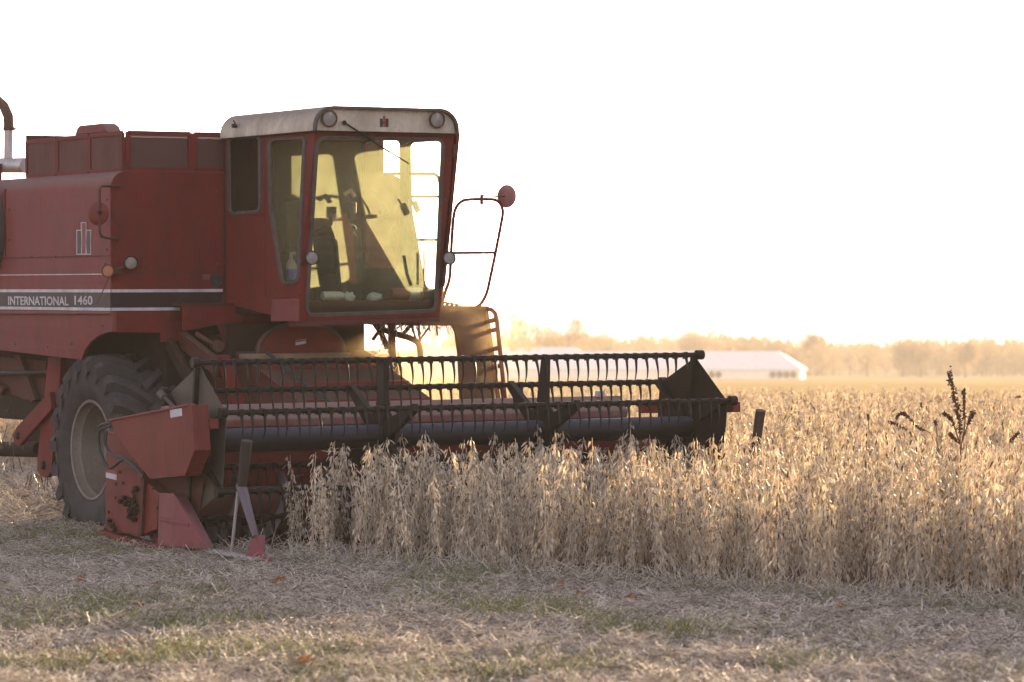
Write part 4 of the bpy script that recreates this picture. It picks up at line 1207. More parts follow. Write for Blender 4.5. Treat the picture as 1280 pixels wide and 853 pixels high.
# crop divider: folded sheet, nose tube and foot; one at each end of the header
def divider(dy, dz, nose_only=False):
    y0 = EY - 0.03
    off = Vector((0, dy, dz))
    objs = []
    if not nose_only:
        mb = MB()
        vs = [S(199, 616, y0), S(217, 617, y0 - 0.05), S(234, 621, y0 + 0.12), S(268, 684, y0 + 0.02), S(260, 688, y0 - 0.06), S(213, 683, y0 - 0.08), S(197, 681, y0), S(216, 640, y0 + 0.16), S(240, 684, y0 + 0.18)]
        mb.add([v + off for v in vs], [(0, 1, 5, 6), (1, 2, 3, 4), (1, 4, 5), (0, 7, 2, 1), (7, 8, 3, 2), (0, 6, 8, 7), (6, 5, 4, 3, 8)])
        d = mb.build('crop_divider', 'red_pink', combine, bevel=0.004)
        mb = MB(); mb.bar(S(201, 649, y0 - 0.07) + off, S(237, 656, y0 - 0.05) + off, 0.03, 0.03); mb.build('divider_rib', 'red_pink', d, bevel=0.004)
    mb = MB()
    yt = y0 + 0.05
    mb.tube([S(302.5, 608, yt) + off, S(308.5, 551, yt) + off], [0.042, 0.047], 16)
    nt = mb.build('divider_tube', 'tube', combine, smooth=35)
    mb = MB()
    mb.tube([S(301, 606, yt) + off, S(319.5, 671, yt - 0.02) + off], [0.046, 0.028], 10)
    mb.build('divider_nose', 'red_pink', nt, smooth=35).data.materials[0] = MAT['nose']
    mb = MB()
    f1 = [S(316, 670, yt - 0.03) + off, S(323.5, 669, yt - 0.03) + off, S(330, 692, yt - 0.03) + off, S(341, 702, yt - 0.03) + off, S(304, 701, yt - 0.08) + off]
    k = S(330, 701, yt + 0.14) + off
    mb.add(f1 + [k, f1[1] + Vector((0, 0.06, 0))], [(0, 1, 2, 4), (2, 3, 4), (1, 6, 2), (6, 5, 3, 2), (0, 4, 5, 6), (0, 6, 1), (4, 3, 5)])
    mb.build('divider_foot', 'red_pink', nt)
    mb = MB(); mb.tube([S(297.5, 615, yt) + off, S(289.5, 690, yt) + off], 0.014, 8); mb.build('stay_rod', 'steel', nt, smooth=True)
    mb = MB(); mb.bar(S(262, 688, y0) + off, S(322, 699, y0) + off, 0.09, 0.025); mb.build('runner', 'steel', nt)
divider(0, 0)
tgt = F(951, 513, S(308.5, 551, EY + 0.02).x); src = S(308.5, 551, EY + 0.02)
divider(tgt.y - src.y, tgt.z - src.z, True)

# ================================================================== THINGS LYING IN THE CAB
def to_world(o):
    o.matrix_world = MW
    return o
def cab_thing(name, label, cat, base):
    r = empty(name); r.matrix_world = MW @ Matrix.Translation(base)
    return tag(r, label, cat), base
lx = A.x - 0.16
r_, b0 = cab_thing('plastic_bottle', 'pale plastic bottle lying on the ledge inside the left half of the windshield', 'bottle', Vector((lx, F(418, 370, lx).y, lz + 0.045)))
mb = MB(); mb.lathe([(0, -0.13), (0.04, -0.13), (0.043, -0.11), (0.043, 0.05), (0.036, 0.08), (0.016, 0.11), (0.016, 0.12)], (0, 0, 0), (0, 1, 0), 20); mb.build('bottle_body', 'bottle', r_, smooth=40)
mb = MB(); mb.lathe([(0.017, 0.118), (0.018, 0.145), (0, 0.146)], (0, 0, 0), (0, 1, 0), 14); mb.build('bottle_cap', 'decal_white', r_, smooth=40)
def rag(px, label, sx, sy, sz, mat='rag'):
    bm = bmesh.new(); bmesh.ops.create_icosphere(bm, subdivisions=3, radius=1)
    for v in bm.verts:
        k = 0.75 + 0.5 * noise.noise(v.co * 2.3 + Vector((px, 0, 0)))
        v.co = Vector((v.co.x * sx, v.co.y * sy, max(v.co.z, -0.7) * sz)) * k
    me = bpy.data.meshes.new('rag'); bm.to_mesh(me); bm.free(); me.materials.append(MAT[mat])
    me.polygons.foreach_set('use_smooth', [True] * len(me.polygons))
    o = bpy.data.objects.new('rag', me); COL.objects.link(o)
    o.matrix_world = MW @ Matrix.Translation((lx, F(px, 370, lx).y, lz + sz * 0.52)); return tag(o, label, 'rag')
rag(435, 'crumpled pale rag beside the neck of the bottle behind the windshield', 0.06, 0.085, 0.06)
rag(468, 'crumpled grey-blue rag in the middle of the ledge behind the windshield', 0.07, 0.10, 0.055)
r_, b0 = cab_thing('drink_can', 'red and silver can lying on the ledge behind the right half of the windshield', 'can', Vector((lx, F(507, 370, lx).y, lz + 0.06)))
mb = MB(); mb.lathe([(0, -0.17), (0.055, -0.17), (0.06, -0.16), (0.06, 0.16), (0.055, 0.17), (0, 0.17)], (0, 0, 0), (0, 1, 0), 22); mb.build('can_body', 'can_red', r_, smooth=40)
mb = MB(); mb.lathe([(0.0615, 0.02), (0.0615, 0.13)], (0, 0, 0), (0, 1, 0), 22); mb.build('can_label', 'silver', r_, smooth=40)
sx = S(364, 350, CY0 + 0.12)
r_, b0 = cab_thing('spray_bottle', 'white and blue spray bottle standing low behind the narrow side window', 'spray bottle', Vector((sx.x, CY0 + 0.12, sx.z)))
mb = MB(); mb.lathe([(0, 0), (0.05, 0), (0.05, 0.10)], (0, 0, 0), (0, 0, 1), 18); mb.build('bottle_base', 'blue', r_, smooth=40)
mb = MB(); mb.lathe([(0.05, 0.101), (0.05, 0.15), (0.03, 0.19), (0.018, 0.20), (0.018, 0.24)], (0, 0, 0), (0, 0, 1), 18); mb.bar((-0.02, 0, 0.25), (0.07, 0, 0.255), 0.025, 0.025); mb.build('spray_head', 'decal_white', r_, smooth=40)
mb = MB(); mb.box((-0.07, -0.07, -0.5), (0.07, 0.07, -0.004)); mb.v = [(x + sx.x, y + CY0 + 0.12, max(z + sx.z, zr0 - 0.03)) for x, y, z in mb.v]; mb.build('side_shelf', 'grime', cab)

# ================================================================== GROUND
def ground():
    ds = np.concatenate([np.arange(-22, 15, 4.0), np.arange(15, 66, 0.5), np.arange(66, 140, 5), np.geomspace(140, 9000, 60)])
    us = np.concatenate([-np.geomspace(1.0, 0.02, 20), np.linspace(-0.019, 0.019, 7), np.geomspace(0.02, 1.0, 20)])
    V = []
    for d in ds:
        w = 40 + abs(d) * 1.2
        for u in us:
            x = u * w
            z = gz(x, d)
            if d < 66: z += 0.018 * noise.noise(Vector((x * 0.9, d * 0.9, 0)))
            if d > 1300: z += 20 * smooth(1300, 2200, d) * (0.35 + 0.25 * noise.noise(Vector((x * 0.002, d * 0.001, 5))))
            V.append((x, d, z))
    V = np.array(V); nu = len(us)
    q = []
    for i in range(len(ds) - 1):
        a = i * nu + np.arange(nu - 1)
        q.append(np.stack([a, a + 1, a + nu + 1, a + nu], 1))
    o = np_mesh('ground', V, np.concatenate(q), None, 'ground')
    o.data.polygons.foreach_set('use_smooth', [True] * len(o.data.polygons))
    tag(o, kind='structure')
ground()

# crop edge: runs from the near divider towards the lower right of the photo
E0 = on_ground(335, 699); E1 = on_ground(1280, 764)
E0.z = E1.z = 0
ed = (E1 - E0).normalized(); en = Vector((-ed.y, ed.x, 0))
if en.y < 0: en = -en

def in_crop(x, y):
    """how far inside the uncut crop a spot is (metres), negative when outside"""
    p = Vector((x, y, 0))
    l = MI @ Vector((x, y, 0))
    if l.y > YR + 0.25:                     # beyond the far end of the header: uncut
        return 5.0
    if l.x > RCx + 0.12 + 0.1 * noise.noise(Vector((l.y * 3, 0, 0))):     # ahead of the knife
        return (p - E0).dot(en) + 0.14 * noise.noise(Vector(((p - E0).dot(ed) * 2.2, 3, 0)))
    return -1.0

# ================================================================== SOYBEANS
def soy_mesh(seed, h):
    r = np.random.default_rng(seed)
    mb = MB()
    lean = r.normal(0, 0.05, 2)
    def stem(t): return np.array([lean[0] * t + 0.012 * math.sin(t * 5 + seed), lean[1] * t + 0.012 * math.cos(t * 4 + seed), h * t])
    mb.tube([stem(t) for t in np.linspace(0, 0.975, 6)], [0.0045, 0.004, 0.0038, 0.003, 0.0025, 0.0015], 3, caps=False)
    branches = []
    for k in range(r.integers(2, 5)):
        t0 = r.uniform(0.1, 0.4); a = r.uniform(0, 6.28); l = r.uniform(0.3, 0.55) * h
        p0 = stem(t0); out = np.array([math.cos(a), math.sin(a), 0])
        q = [p0, p0 + out * 0.04 + np.array([0, 0, l * 0.4]), p0 + out * 0.065 + np.array([0, 0, l])]
        mb.tube(q, [0.003, 0.0025, 0.0015], 3, caps=False)
        branches.append(q)
    def pod(p, a, tilt, L, w):
        out = np.array([math.cos(a), math.sin(a), 0]); side = np.array([-math.sin(a), math.cos(a), 0])
        d = out * math.sin(tilt) - np.array([0, 0, 1]) * math.cos(tilt)
        nrm = np.cross(d, side)
        b = p + out * r.uniform(0.004, 0.022)
        tw = r.uniform(-1, 1); s2 = side * math.cos(tw) + nrm * math.sin(tw); n2 = np.cross(d, s2)
        m1 = b + d * L * 0.35 + n2 * L * 0.05; m2 = b + d * L * 0.72 + n2 * L * 0.05
        vs = [b, m1 + s2 * w, m1 + n2 * w * 0.5, m1 - s2 * w, m1 - n2 * w * 0.5, m2 + s2 * w * 0.9, m2 + n2 * w * 0.45, m2 - s2 * w * 0.9, m2 - n2 * w * 0.45, b + d * L]
        fs = [(0, 1, 2), (0, 2, 3), (0, 3, 4), (0, 4, 1), (1, 5, 6, 2), (2, 6, 7, 3), (3, 7, 8, 4), (4, 8, 5, 1), (9, 6, 5), (9, 7, 6), (9, 8, 7), (9, 5, 8)]
        mb.add(vs, fs)
    nn = int(r.integers(20, 26))
    for i in range(nn):
        t = 0.12 + 0.88 * (i + r.uniform(-.3, .3)) / nn
        t = min(t, 1.0); p = stem(t)
        cnt = r.integers(2, 6) if t < 0.93 else r.integers(3, 5)
        a0 = r.uniform(0, 6.28)
        # dry petiole that holds the cluster away from the stem
        reach = r.uniform(0.008, 0.042) * (1.15 - 0.7 * t)
        pp = p + np.array([math.cos(a0), math.sin(a0), -0.1]) * reach
        for c in range(cnt):
            pod(pp if r.random() < 0.6 else p, a0 + r.normal(0, 1.3), abs(r.normal(0.38, 0.34)), r.uniform(0.040, 0.070), r.uniform(0.0045, 0.0080))
    for q in branches:
        for i in range(7):
            t = 0.2 + 0.8 * i / 6
            p = q[0] * (1 - t) ** 2 + q[1] * 2 * t * (1 - t) + q[2] * t * t
            for c in range(r.integers(1, 4)):
                pod(p, r.uniform(0, 6.28), abs(r.normal(0.38, 0.34)), r.uniform(0.038, 0.064), r.uniform(0.0045, 0.0075))
    # thin dead petioles standing out
    for i in range(5):
        p = stem(r.uniform(0.25, 0.95)); a = r.uniform(0, 6.28)
        mb.tube([p, p + np.array([math.cos(a) * 0.10, math.sin(a) * 0.10, r.uniform(-0.02, 0.10)])], 0.0016, 3, caps=False)
    return mb

protos = []
for s in range(9):
    o = soy_mesh(100 + s, 0.86 + 0.035 * (s % 5)).build('soybean_plant', 'soy')
    protos.append(o)

cands = []
# rows run along the edge; plants stand a few centimetres apart in them
xs_lim = lambda d: 0.153 * d + 1.2
def cand_points(d0, d1, dens):
    n = 0; out = []
    area = (d1 - d0) * 2 * xs_lim((d0 + d1) / 2)
    for _ in range(int(area * dens)):
        d = random.uniform(d0, d1); w = xs_lim(d); x = random.uniform(-w, w)
        c = in_crop(x, d)
        if c > 0:
            l = MI @ Vector((x, d, 0))
            px_ = 640 + FPX * x / d
            if l.y < YR and random.random() < min(0.93, max(0.0, (425 - px_) / 75)): continue
            out.append((x, d, c))
    return out
d = 18.0
while d < 63:
    step = 4.0
    dens = 25 if d < 42 else 22
    cands += cand_points(d, d + step, dens)
    d += step
LOCAL = lambda x, y: MI @ Vector((x, y, 0))
def vis_rank(c):
    x, y, depth = c
    l = LOCAL(x, y)
    if l.y > YR + 0.25 and depth == 5.0: return 99
    if abs(x) > 0.151 * y: return 50 + depth
    return depth
cands.sort(key=vis_rank)
front = cands[:300]; rest = cands[300:]
SOY_LABEL = 'dry tan soybean plant hung with pods in the front rows of the crop edge'
for i, (x, y, c) in enumerate(front):
    if i < len(protos): o = protos[i]
    else:
        o = protos[i % len(protos)].copy(); COL.objects.link(o)
    o.location = (x, y, gz(x, y) - 0.01)
    s = random.uniform(0.72, 1.14) * (0.9 if LOCAL(x, y).x < RCx + 0.9 and LOCAL(x, y).y < YL + 0.9 else 1.0)
    o.rotation_euler = (random.gauss(0, 0.085), random.gauss(0, 0.085), random.uniform(0, 6.28)); o.scale = (s * 1.05, s * 1.05, s)
    tag(o, SOY_LABEL, 'soybean plant', 'dry soybean plants along the uncut edge')

# the rest of the crop: one object whose points carry copies of the plants
me = bpy.data.meshes.new('soybean_crop')
me.from_pydata([(x, y, gz(x, y) - 0.01) for x, y, c in rest], [], [])
crop = bpy.data.objects.new('soybean_crop', me); COL.objects.link(crop)
tag(crop, 'standing dry golden soybean crop filling the field behind its front rows', 'crop', kind='stuff')
ng = bpy.data.node_groups.new('scatter_plants', 'GeometryNodeTree')
ng.interface.new_socket('Geometry', in_out='INPUT', socket_type='NodeSocketGeometry')
ng.interface.new_socket('Geometry', in_out='OUTPUT', socket_type='NodeSocketGeometry')
gi = ng.nodes.new('NodeGroupInput'); go = ng.nodes.new('NodeGroupOutput')
m2p = ng.nodes.new('GeometryNodeMeshToPoints')
iop = ng.nodes.new('GeometryNodeInstanceOnPoints')
gti = ng.nodes.new('GeometryNodeGeometryToInstance')
for o in protos:
    oi = ng.nodes.new('GeometryNodeObjectInfo'); oi.inputs['Object'].default_value = o
    oi.transform_space = 'ORIGINAL'
    ng.links.new(oi.outputs['Geometry'], gti.inputs[0])
iop.inputs['Pick Instance'].default_value = True
ri = ng.nodes.new('FunctionNodeRandomValue'); ri.data_type = 'INT'; ri.inputs[4].default_value = 0; ri.inputs[5].default_value = len(protos) - 1
rv = ng.nodes.new('FunctionNodeRandomValue'); rv.data_type = 'FLOAT_VECTOR'; rv.inputs[0].default_value = (-0.11, -0.11, 0); rv.inputs[1].default_value = (0.11, 0.11, 6.28)
rs = ng.nodes.new('FunctionNodeRandomValue'); rs.data_type = 'FLOAT'; rs.inputs[2].default_value = 0.76; rs.inputs[3].default_value = 1.15; rs.inputs['Seed'].default_value = 5
L = ng.links.new
L(gi.outputs[0], m2p.inputs['Mesh']); L(m2p.outputs[0], iop.inputs['Points']); L(gti.outputs[0], iop.inputs['Instance'])
L(ri.outputs[2], iop.inputs['Instance Index']); L(rv.outputs[0], iop.inputs['Rotation']); L(rs.outputs[1], iop.inputs['Scale'])
L(iop.outputs[0], go.inputs[0])
md = crop.modifiers.new('plants', 'NODES'); md.node_group = ng
print('soy plants', len(front), len(rest))

# ================================================================== STRAW, GRASS, LEAVES
def sticks(n, region, lmin, lmax, wmin, wmax, zfun, pitch_s, bend):
    """n bent three-sided stalks as numpy arrays"""
    x, y, z0 = region(n)
    n = len(x)
    az = rng.uniform(0, 2 * np.pi, n); L = rng.uniform(lmin, lmax, n); w = rng.uniform(wmin, wmax, n)
    pit = np.abs(rng.normal(0, pitch_s, n))
    dx = np.cos(az) * np.cos(pit); dy = np.sin(az) * np.cos(pit); dz = np.sin(pit)
    p0 = np.stack([x, y, z0], 1); dirv = np.stack([dx, dy, dz], 1)
    side = np.stack([-np.sin(az), np.cos(az), np.zeros(n)], 1); up = np.cross(dirv, side)
    mid = p0 + dirv * (L * 0.5)[:, None] + side * (rng.normal(0, bend, n) * L)[:, None] + up * (rng.normal(0, bend, n) * L)[:, None]
    end = p0 + dirv * L[:, None]
    end[:, 2] = np.maximum(end[:, 2], z0 - 0.01)
    V = []
    for P, k in ((p0, 1.0), (mid, 1.0), (end, 0.7)):
        for a in (0.5, 2.6, 4.7):
            V.append(P + (side * math.cos(a) + up * math.sin(a)) * (w * k / 2)[:, None])
    V = np.stack(V, 1).reshape(-1, 3)
    base = (np.arange(n) * 9)[:, None]
    q = []
    for s in (0, 3):
        for k in range(3):
            k2 = (k + 1) % 3
            q.append(base + np.array([[s + k, s + k2, s + 3 + k2, s + 3 + k]]))
    return V, np.concatenate(q, 0)
vn = np.vectorize(lambda x, y, s: noise.noise(Vector((x * s, y * s, 1.7))))
gzv = np.vectorize(gz)
def outside_crop(x, y, lim=0.05):
    return np.array([in_crop(a, b) < lim for a, b in zip(x, y)])
def straw_region(n):
    y = 16.8 + (37 - 16.8) * rng.random(n) ** 1.1
    w = 0.153 * y + 0.7
    x = rng.uniform(-1, 1, n) * w
    keep = outside_crop(x, y, 0.15)
    x, y = x[keep], y[keep]
    lump = vn(x, y, 2.6) + 0.5 * vn(x, y, 7.0)
    keep = rng.random(len(x)) < np.clip(0.72 + 0.75 * lump, 0.12, 1)
    x, y, lump = x[keep], y[keep], lump[keep]
    z = gzv(x, y) + 0.005 + rng.random(len(x)) ** 1.6 * np.clip(0.03 + 0.11 * lump, 0.012, 0.15)
    return x, y, z
def left_region(n):
    x = rng.uniform(-9.5, -3.4, n); y = rng.uniform(34, 56, n)
    keep = outside_crop(x, y, 0.15) & (x < -0.085 * y); x, y = x[keep], y[keep]
    return x, y, gzv(x, y) + rng.random(len(x)) * 0.06
V, Q = sticks(24000, left_region, 0.08, 0.26, 0.005, 0.011, None, 0.35, 0.12)
tag(np_mesh('stubble', V, Q, None, 'straw'), 'golden stubble on the cut ground behind the big front wheel', 'stubble', kind='stuff')
V, Q = sticks(230000, straw_region, 0.03, 0.145, 0.0025, 0.0068, None, 0.24, 0.13)
tag(np_mesh('straw', V, Q, None, 'straw'), 'chopped pale straw and stubble covering the harvested ground', 'straw', kind='stuff')
def edge_region(n):
    s = rng.uniform(-0.4, 13, n); off = np.abs(rng.normal(0, 0.28, n)) * -1 + 0.10
    x = E0.x + ed.x * s + en.x * off; y = E0.y + ed.y * s + en.y * off
    return x, y, gzv(x, y) + rng.random(n) * 0.03
V, Q = sticks(6000, edge_region, 0.08, 0.32, 0.003, 0.007, None, 0.42, 0.14)
tag(np_mesh('fallen_stalks', V, Q, None, 'straw'), 'tangle of fallen pale stalks along the foot of the crop edge', 'straw', kind='stuff')

GRASS_SPOTS = [(60, 838, .5, .35), (190, 834, .5, .5), (330, 832, .6, .4), (440, 842, .4, .4), (190, 782, .45, .6), (330, 782, .4, .5), (590, 766, .5, .6), (690, 772, .4, .5), (870, 800, .5, .6), (1040, 835, .6, .4), (690, 848, .3, .3), (1000, 770, .4, .5), (1190, 745, .4, .5), (600, 700, .9, .5), (120, 672, .6, .8)]
def grass_region(n):
    y = rng.uniform(16.8, 32, n); x = rng.uniform(-1, 1, n) * (0.153 * y + 0.7)
    g = vn(x + 40, y, 0.85) + 0.6 * vn(x, y + 9, 2.4)
    for px, py, rx, ry in GRASS_SPOTS:
        q = on_ground(px, py)
        g = g + 0.7 * np.exp(-((x - q.x) / rx) ** 2 - ((y - q.y) / ry) ** 2)
    near_edge = np.array([abs(in_crop(a, b) + 0.22) < 0.3 for a, b in zip(x, y)])
    keep = (rng.random(n) < np.clip((g - 0.22) * 1.2, 0, 0.5)) | (near_edge & (rng.random(n) < 0.25))
    x, y = x[keep], y[keep]; keep = outside_crop(x, y, 0.05); x, y = x[keep], y[keep]
    return x, y, gzv(x, y)
V, Q = sticks(150000, grass_region, 0.06, 0.18, 0.003, 0.006, None, 0.0, 0.12)
# stand the blades up
Vb = V.reshape(-1, 9, 3); base = Vb[:, 0:3].mean(1, keepdims=True)
d_ = Vb - base; hl = np.linalg.norm(d_[:, :, :2], axis=2)
up_ = rng.uniform(0.55, 1.0, (len(Vb), 1))
Vb[:, :, 2] += hl * up_; Vb[:, :, :2] = base[:, :, :2] + d_[:, :, :2] * 0.6
tag(np_mesh('grass', V, Q, None, 'grass'), 'short green grass growing through the straw in patches', 'grass', kind='stuff')

# fallen brown leaves one can tell apart in the foreground
leaf_spots = [(350, 738, 'on the straw below the header divider', 0.07), (102, 735, 'on the straw at the far left below the big wheel', 0.05), (192, 741, 'on the straw left of centre below the red end panel', 0.06),
              (175, 766, 'on the straw in the left foreground above the green patch', 0.06), (383, 838, 'at the bottom left edge of the sunlit grass', 0.08), (700, 742, 'on the straw in front of the middle of the crop edge', 0.06),
              (787, 760, 'on bare straw right of the middle', 0.06), (725, 753, 'on the straw beside the shaded middle of the crop', 0.05), (1050, 770, 'on the straw below the right part of the crop', 0.06), (140, 828, 'in the sunlit straw at the lower left corner', 0.08)]
for i, (px, py, where, sz) in enumerate(leaf_spots):
    p = on_ground(px, py)
    mb = MB(); vs = []
    n = 9
    for k in range(n):
        t = k / (n - 1); wv = sz * 0.55 * math.sin(math.pi * t) ** 0.7 * (1 + 0.3 * math.sin(k * 2.3 + i))
        x = (t - 0.5) * sz * 2
        c = 0.02 * math.sin(t * 3 + i)
        vs += [(x, -wv, wv * 0.5 + c), (x, 0, c), (x, wv, wv * 0.7 + c)]
    fs = []
    for k in range(n - 1):
        for j in (0, 1): fs.append((k * 3 + j, k * 3 + j + 1, k * 3 + j + 4, k * 3 + j + 3))
    mb.add(vs, fs); mb.tube([(-sz, 0, 0), (-sz * 1.5, 0.01, 0.01)], 0.003, 4)
    o = mb.build('dead_leaf', 'leaf', None, smooth=True)
    o.location = (p.x, p.y, p.z + 0.05); o.rotation_euler = (random.uniform(-0.9, 0.9), random.uniform(-0.7, 0.2), random.uniform(0, 6.28))
    tag(o, 'curled brown fallen leaf ' + where, 'leaf', 'fallen leaves on the straw')

# ================================================================== WEEDS standing above the crop
def weed(stems, d, label, foot):
    """stems: list of photo paths with seed clusters from fraction t0 on"""
    base = at(foot[0], foot[1], d); base.z = gz(0, d)
    root = empty('dock_weed', base); tag(root, label, 'weed', 'dead brown weeds above the crop')
    sm, cl = MB(), MB()
    for pts, t0, thick in stems:
        P = smooth_path([at(px, py, d) - base for px, py in pts], 6)
        sm.tube(P, [0.006 * (1 - 0.5 * k / len(P)) for k in range(len(P))], 5)
        n = len(P)
        for k in range(int(n * t0), n):
            for _ in range(16):
                c = P[k] + Vector((random.gauss(0, 0.5), random.gauss(0, 0.5), random.gauss(0, 0.7))) * thick * random.uniform(0.5, 1.15)
                if random.random() < 0.12: continue
                a = Vector((random.gauss(0, 1), random.gauss(0, 1), random.gauss(0, 1))).normalized(); b = a.orthogonal().normalized()
                r = random.uniform(0.006, 0.015)
                cl.add([c - a * r, c + b * r, c + a * r, c - b * r, c + a.cross(b) * r * 0.7], [(0, 1, 4), (1, 2, 4), (2, 3, 4), (3, 0, 4), (0, 3, 2, 1)])
    sm.build('stem', 'weed', root, smooth=True); cl.build('seed_head', 'weed', root)
DW = 27.5
weed([([(1201, 585), (1200, 550), (1198, 520), (1192, 490), (1187, 467)], 0.32, 0.030), ([(1201, 560), (1206, 530), (1205, 505), (1205, 488)], 0.45, 0.012), ([(1200, 556), (1190, 526), (1180, 517)], 0.4, 0.014), ([(1203, 550), (1212, 525), (1217, 516)], 0.4, 0.018), ([(1199, 555), (1190, 545), (1188, 543)], 0.3, 0.014)], DW, 'tallest dead brown weed with thick seed spikes above the crop at right', (1201, 700))
weed([([(1175, 585), (1165, 545), (1148, 535), (1134, 520), (1126, 517), (1121, 523)], 0.35, 0.014), ([(1160, 590), (1147, 552), (1132, 537), (1113, 528)], 0.55, 0.016)], 33.5, 'bent over dead weed with drooping seed heads left of the tallest weed', (1170, 705))
weed([([(1154, 575), (1153, 520), (1151, 505)], 0.7, 0.010)], 41, 'thin single dead stalk rising between the bent weed and the tallest weed', (1155, 690))
weed([([(1173, 580), (1171, 540), (1169, 527)], 0.72, 0.014)], 33, 'short dead seed spike just left of the tallest weed', (1174, 700))
weed([([(1290, 590), (1284, 520), (1278, 498), (1270, 497)], 0.75, 0.012)], 50, 'dead weed tip leaning in from the right edge of the photo', (1290, 700))
weed([([(1255, 590), (1262, 555), (1273, 542)], 0.5, 0.014)], 31.5, 'low slanting dead seed head near the right edge above the crop', (1254, 700))
weed([([(1088, 580), (1086, 535), (1085, 519)], 0.75, 0.010)], 36, 'small dead seed tip farthest left among the weeds above the crop', (1088, 690))

# ================================================================== BARNS
def barn(px0, px1, y_ridge, y_eave, y_base, d, depth, label, hip, fans):
    a, b = at(px0, y_base, d), at(px1, y_base, d)
    base = (a + b) / 2; base.z = min(a.z, gz(0, d))
    root = empty('barn', base); tag(root, label, 'barn', 'white barns across the fields')
    Lh = (b - a).length / 2
    hw = at(0, y_eave, d).z - base.z; hr_ = at(0, y_ridge, d).z - base.z
    mb = MB()
    mb.plate([(-Lh, 0, 0), (-Lh, depth, 0), (-Lh, depth, hw), (-Lh, 0, hw)], (2 * Lh, 0, 0)); mb.build('wall', 'barn_wall', root)
    mb = MB(); ov = 0.45; t = 0.14
    for s in (0, 1):
        y0 = -ov if s == 0 else depth + ov
        ze = hw - (hr_ - hw) / (depth / 2) * ov
        xa, xb, rb = -Lh - ov, Lh + ov, Lh - 4.6
        mb.plate([(xa, y0, ze), (xb, y0, ze), (rb, depth / 2, hr_), (xa, depth / 2, hr_)], (0, 0, t))
    mb.plate([(xb + 0.01, -ov, ze), (xb + 0.01, depth + ov, ze), (rb + 0.01, depth / 2, hr_)], (0, 0, t))
    mb.build('roof', 'barn_roof', root)
    for fx, n in fans:
        for k in range(n):
            c = at(fx + k * 8.5, (y_eave + y_base) / 2, d) - base
            mb = MB(); mb.lathe([(0, -0.1), (0.52, -0.1), (0.58, -0.25), (0.62, 0.0)], (c.x, -0.02, hw * 0.48), (0, 1, 0), 16); mb.build('exhaust_fan', 'galv', root)
    mb = MB(); mb.box((-Lh + 0.3, -0.12, 0), (-Lh + 3.0, -0.02, hw * 0.8)); mb.build('door', 'barn_wall', root)
    return root
barn(560, 1000, 440, 461, 475, 650, 13.0, 'long low white barn with dark exhaust fans, its end wall showing at right', None, [(890, 2), (966, 4)]).rotation_euler[2] = R(-9)
barn(520, 742, 435, 452, 466, 720, 13.0, 'white barn roof farther back, behind the left end of the longer barn', None, []).rotation_euler[2] = R(-6)

# ================================================================== TREES
def tree_geo(r, h, spread, tr, cr, leaf, nleaf, off=Vector((0, 0, 0)), low=0.22):
    """bare winter tree: tapered trunk, forking limbs, fine twig sprays"""
    tr.tube([off, off + Vector((r.gauss(0, .1), 0, h * 0.3)), off + Vector((r.gauss(0, .25), 0, h * 0.65))], [h * 0.022, h * 0.017, h * 0.009], 6)
    tips = []
    for k in range(11):
        t = r.uniform(low, 0.62); a = r.uniform(0, 6.28); l = h * r.uniform(0.25, 0.45)
        p = off + Vector((0, 0, h * t)); el = r.uniform(0.45, 1.15)
        q = p + Vector((math.cos(a) * math.cos(el), math.sin(a) * math.cos(el), math.sin(el))) * l * spread
        q.z = min(q.z, off.z + h * 0.97)
        m = (p + q) / 2 + Vector((0, 0, -0.04 * h))
        tr.tube([p, m, q], [h * 0.009, h * 0.006, h * 0.003], 4, caps=False)
        tips += [m, q, (m + q) / 2]
    tips.append(off + Vector((0, 0, h * 0.8)))
    for k in range(nleaf):
        c = r.choice(tips) + Vector((r.gauss(0, 1), r.gauss(0, 1), r.gauss(0, 0.8))) * h * 0.075
        if c.z > off.z + h: continue
        a = Vector((r.gauss(0, 1), r.gauss(0, 1), r.gauss(0.4, 1))).normalized(); b = a.orthogonal().normalized()
        s = leaf * r.uniform(0.6, 1.4)
        cr.add([c, c + a * s + b * s * 0.13, c + a * s * 1.5, c + a * s - b * s * 0.13], [(0, 1, 2, 3)])
rt = random.Random(5)
spots = [(712, 386, 462, 741, 1.0, 'tall bare tree standing above the barn roofs in the middle distance'),
         (688, 397, 462, 753, 1.1, 'bare bushy tree just left of the tall one above the barns'),
         (640, 374, 462, 687, 1.2, 'broad bare tree rising just right of the cab ladder'),
         (871, 408, 470, 807, 1.1, 'rounded tree above the peak of the reel end plate'),
         (1012, 413, 473, 795, 1.0, 'taller tree at the right end of the barn'),
         (1027, 416, 473, 801, 0.9, 'slimmer tree right of the one at the barn end'),
         (1128, 424, 478, 747, 1.3, 'wide bare tree left of the tallest weed on the far side of the field'),
         (1207, 428, 478, 717, 1.3, 'spreading bare tree behind the tallest weed'),
         (1150, 428, 478, 759, 1.1, 'bare tree between the two wide ones at the right')]
for px, yt, yb, d, spr, lab in spots:
    base = at(px, yb, d); base.z = gz(0, d); h = at(px, yt, d).z - base.z
    root = empty('bare_tree', base); tag(root, lab, 'tree', 'bare trees beyond the fields')
    tr, cr = MB(), MB(); tree_geo(rt, h, spr, tr, cr, 0.75, 1500)
    tr.build('trunk', 'bark', root, smooth=True); cr.build('crown', 'twig', root)
mbw = MB()
for i in range(480):
    d = rt.uniform(760, 1200); px = rt.uniform(560, 1420) if i < 430 else rt.uniform(-300, 560)
    b = at(px, 470, d); b.z = gz(0, d) - 0.3
    h = rt.uniform(8.5, 12.5) * (1.0 if px < 960 else 0.86)
    n0 = len(mbw.v)
    tree_geo(rt, h, 1.15, mbw, mbw, 1.3, 150, b, 0.02)
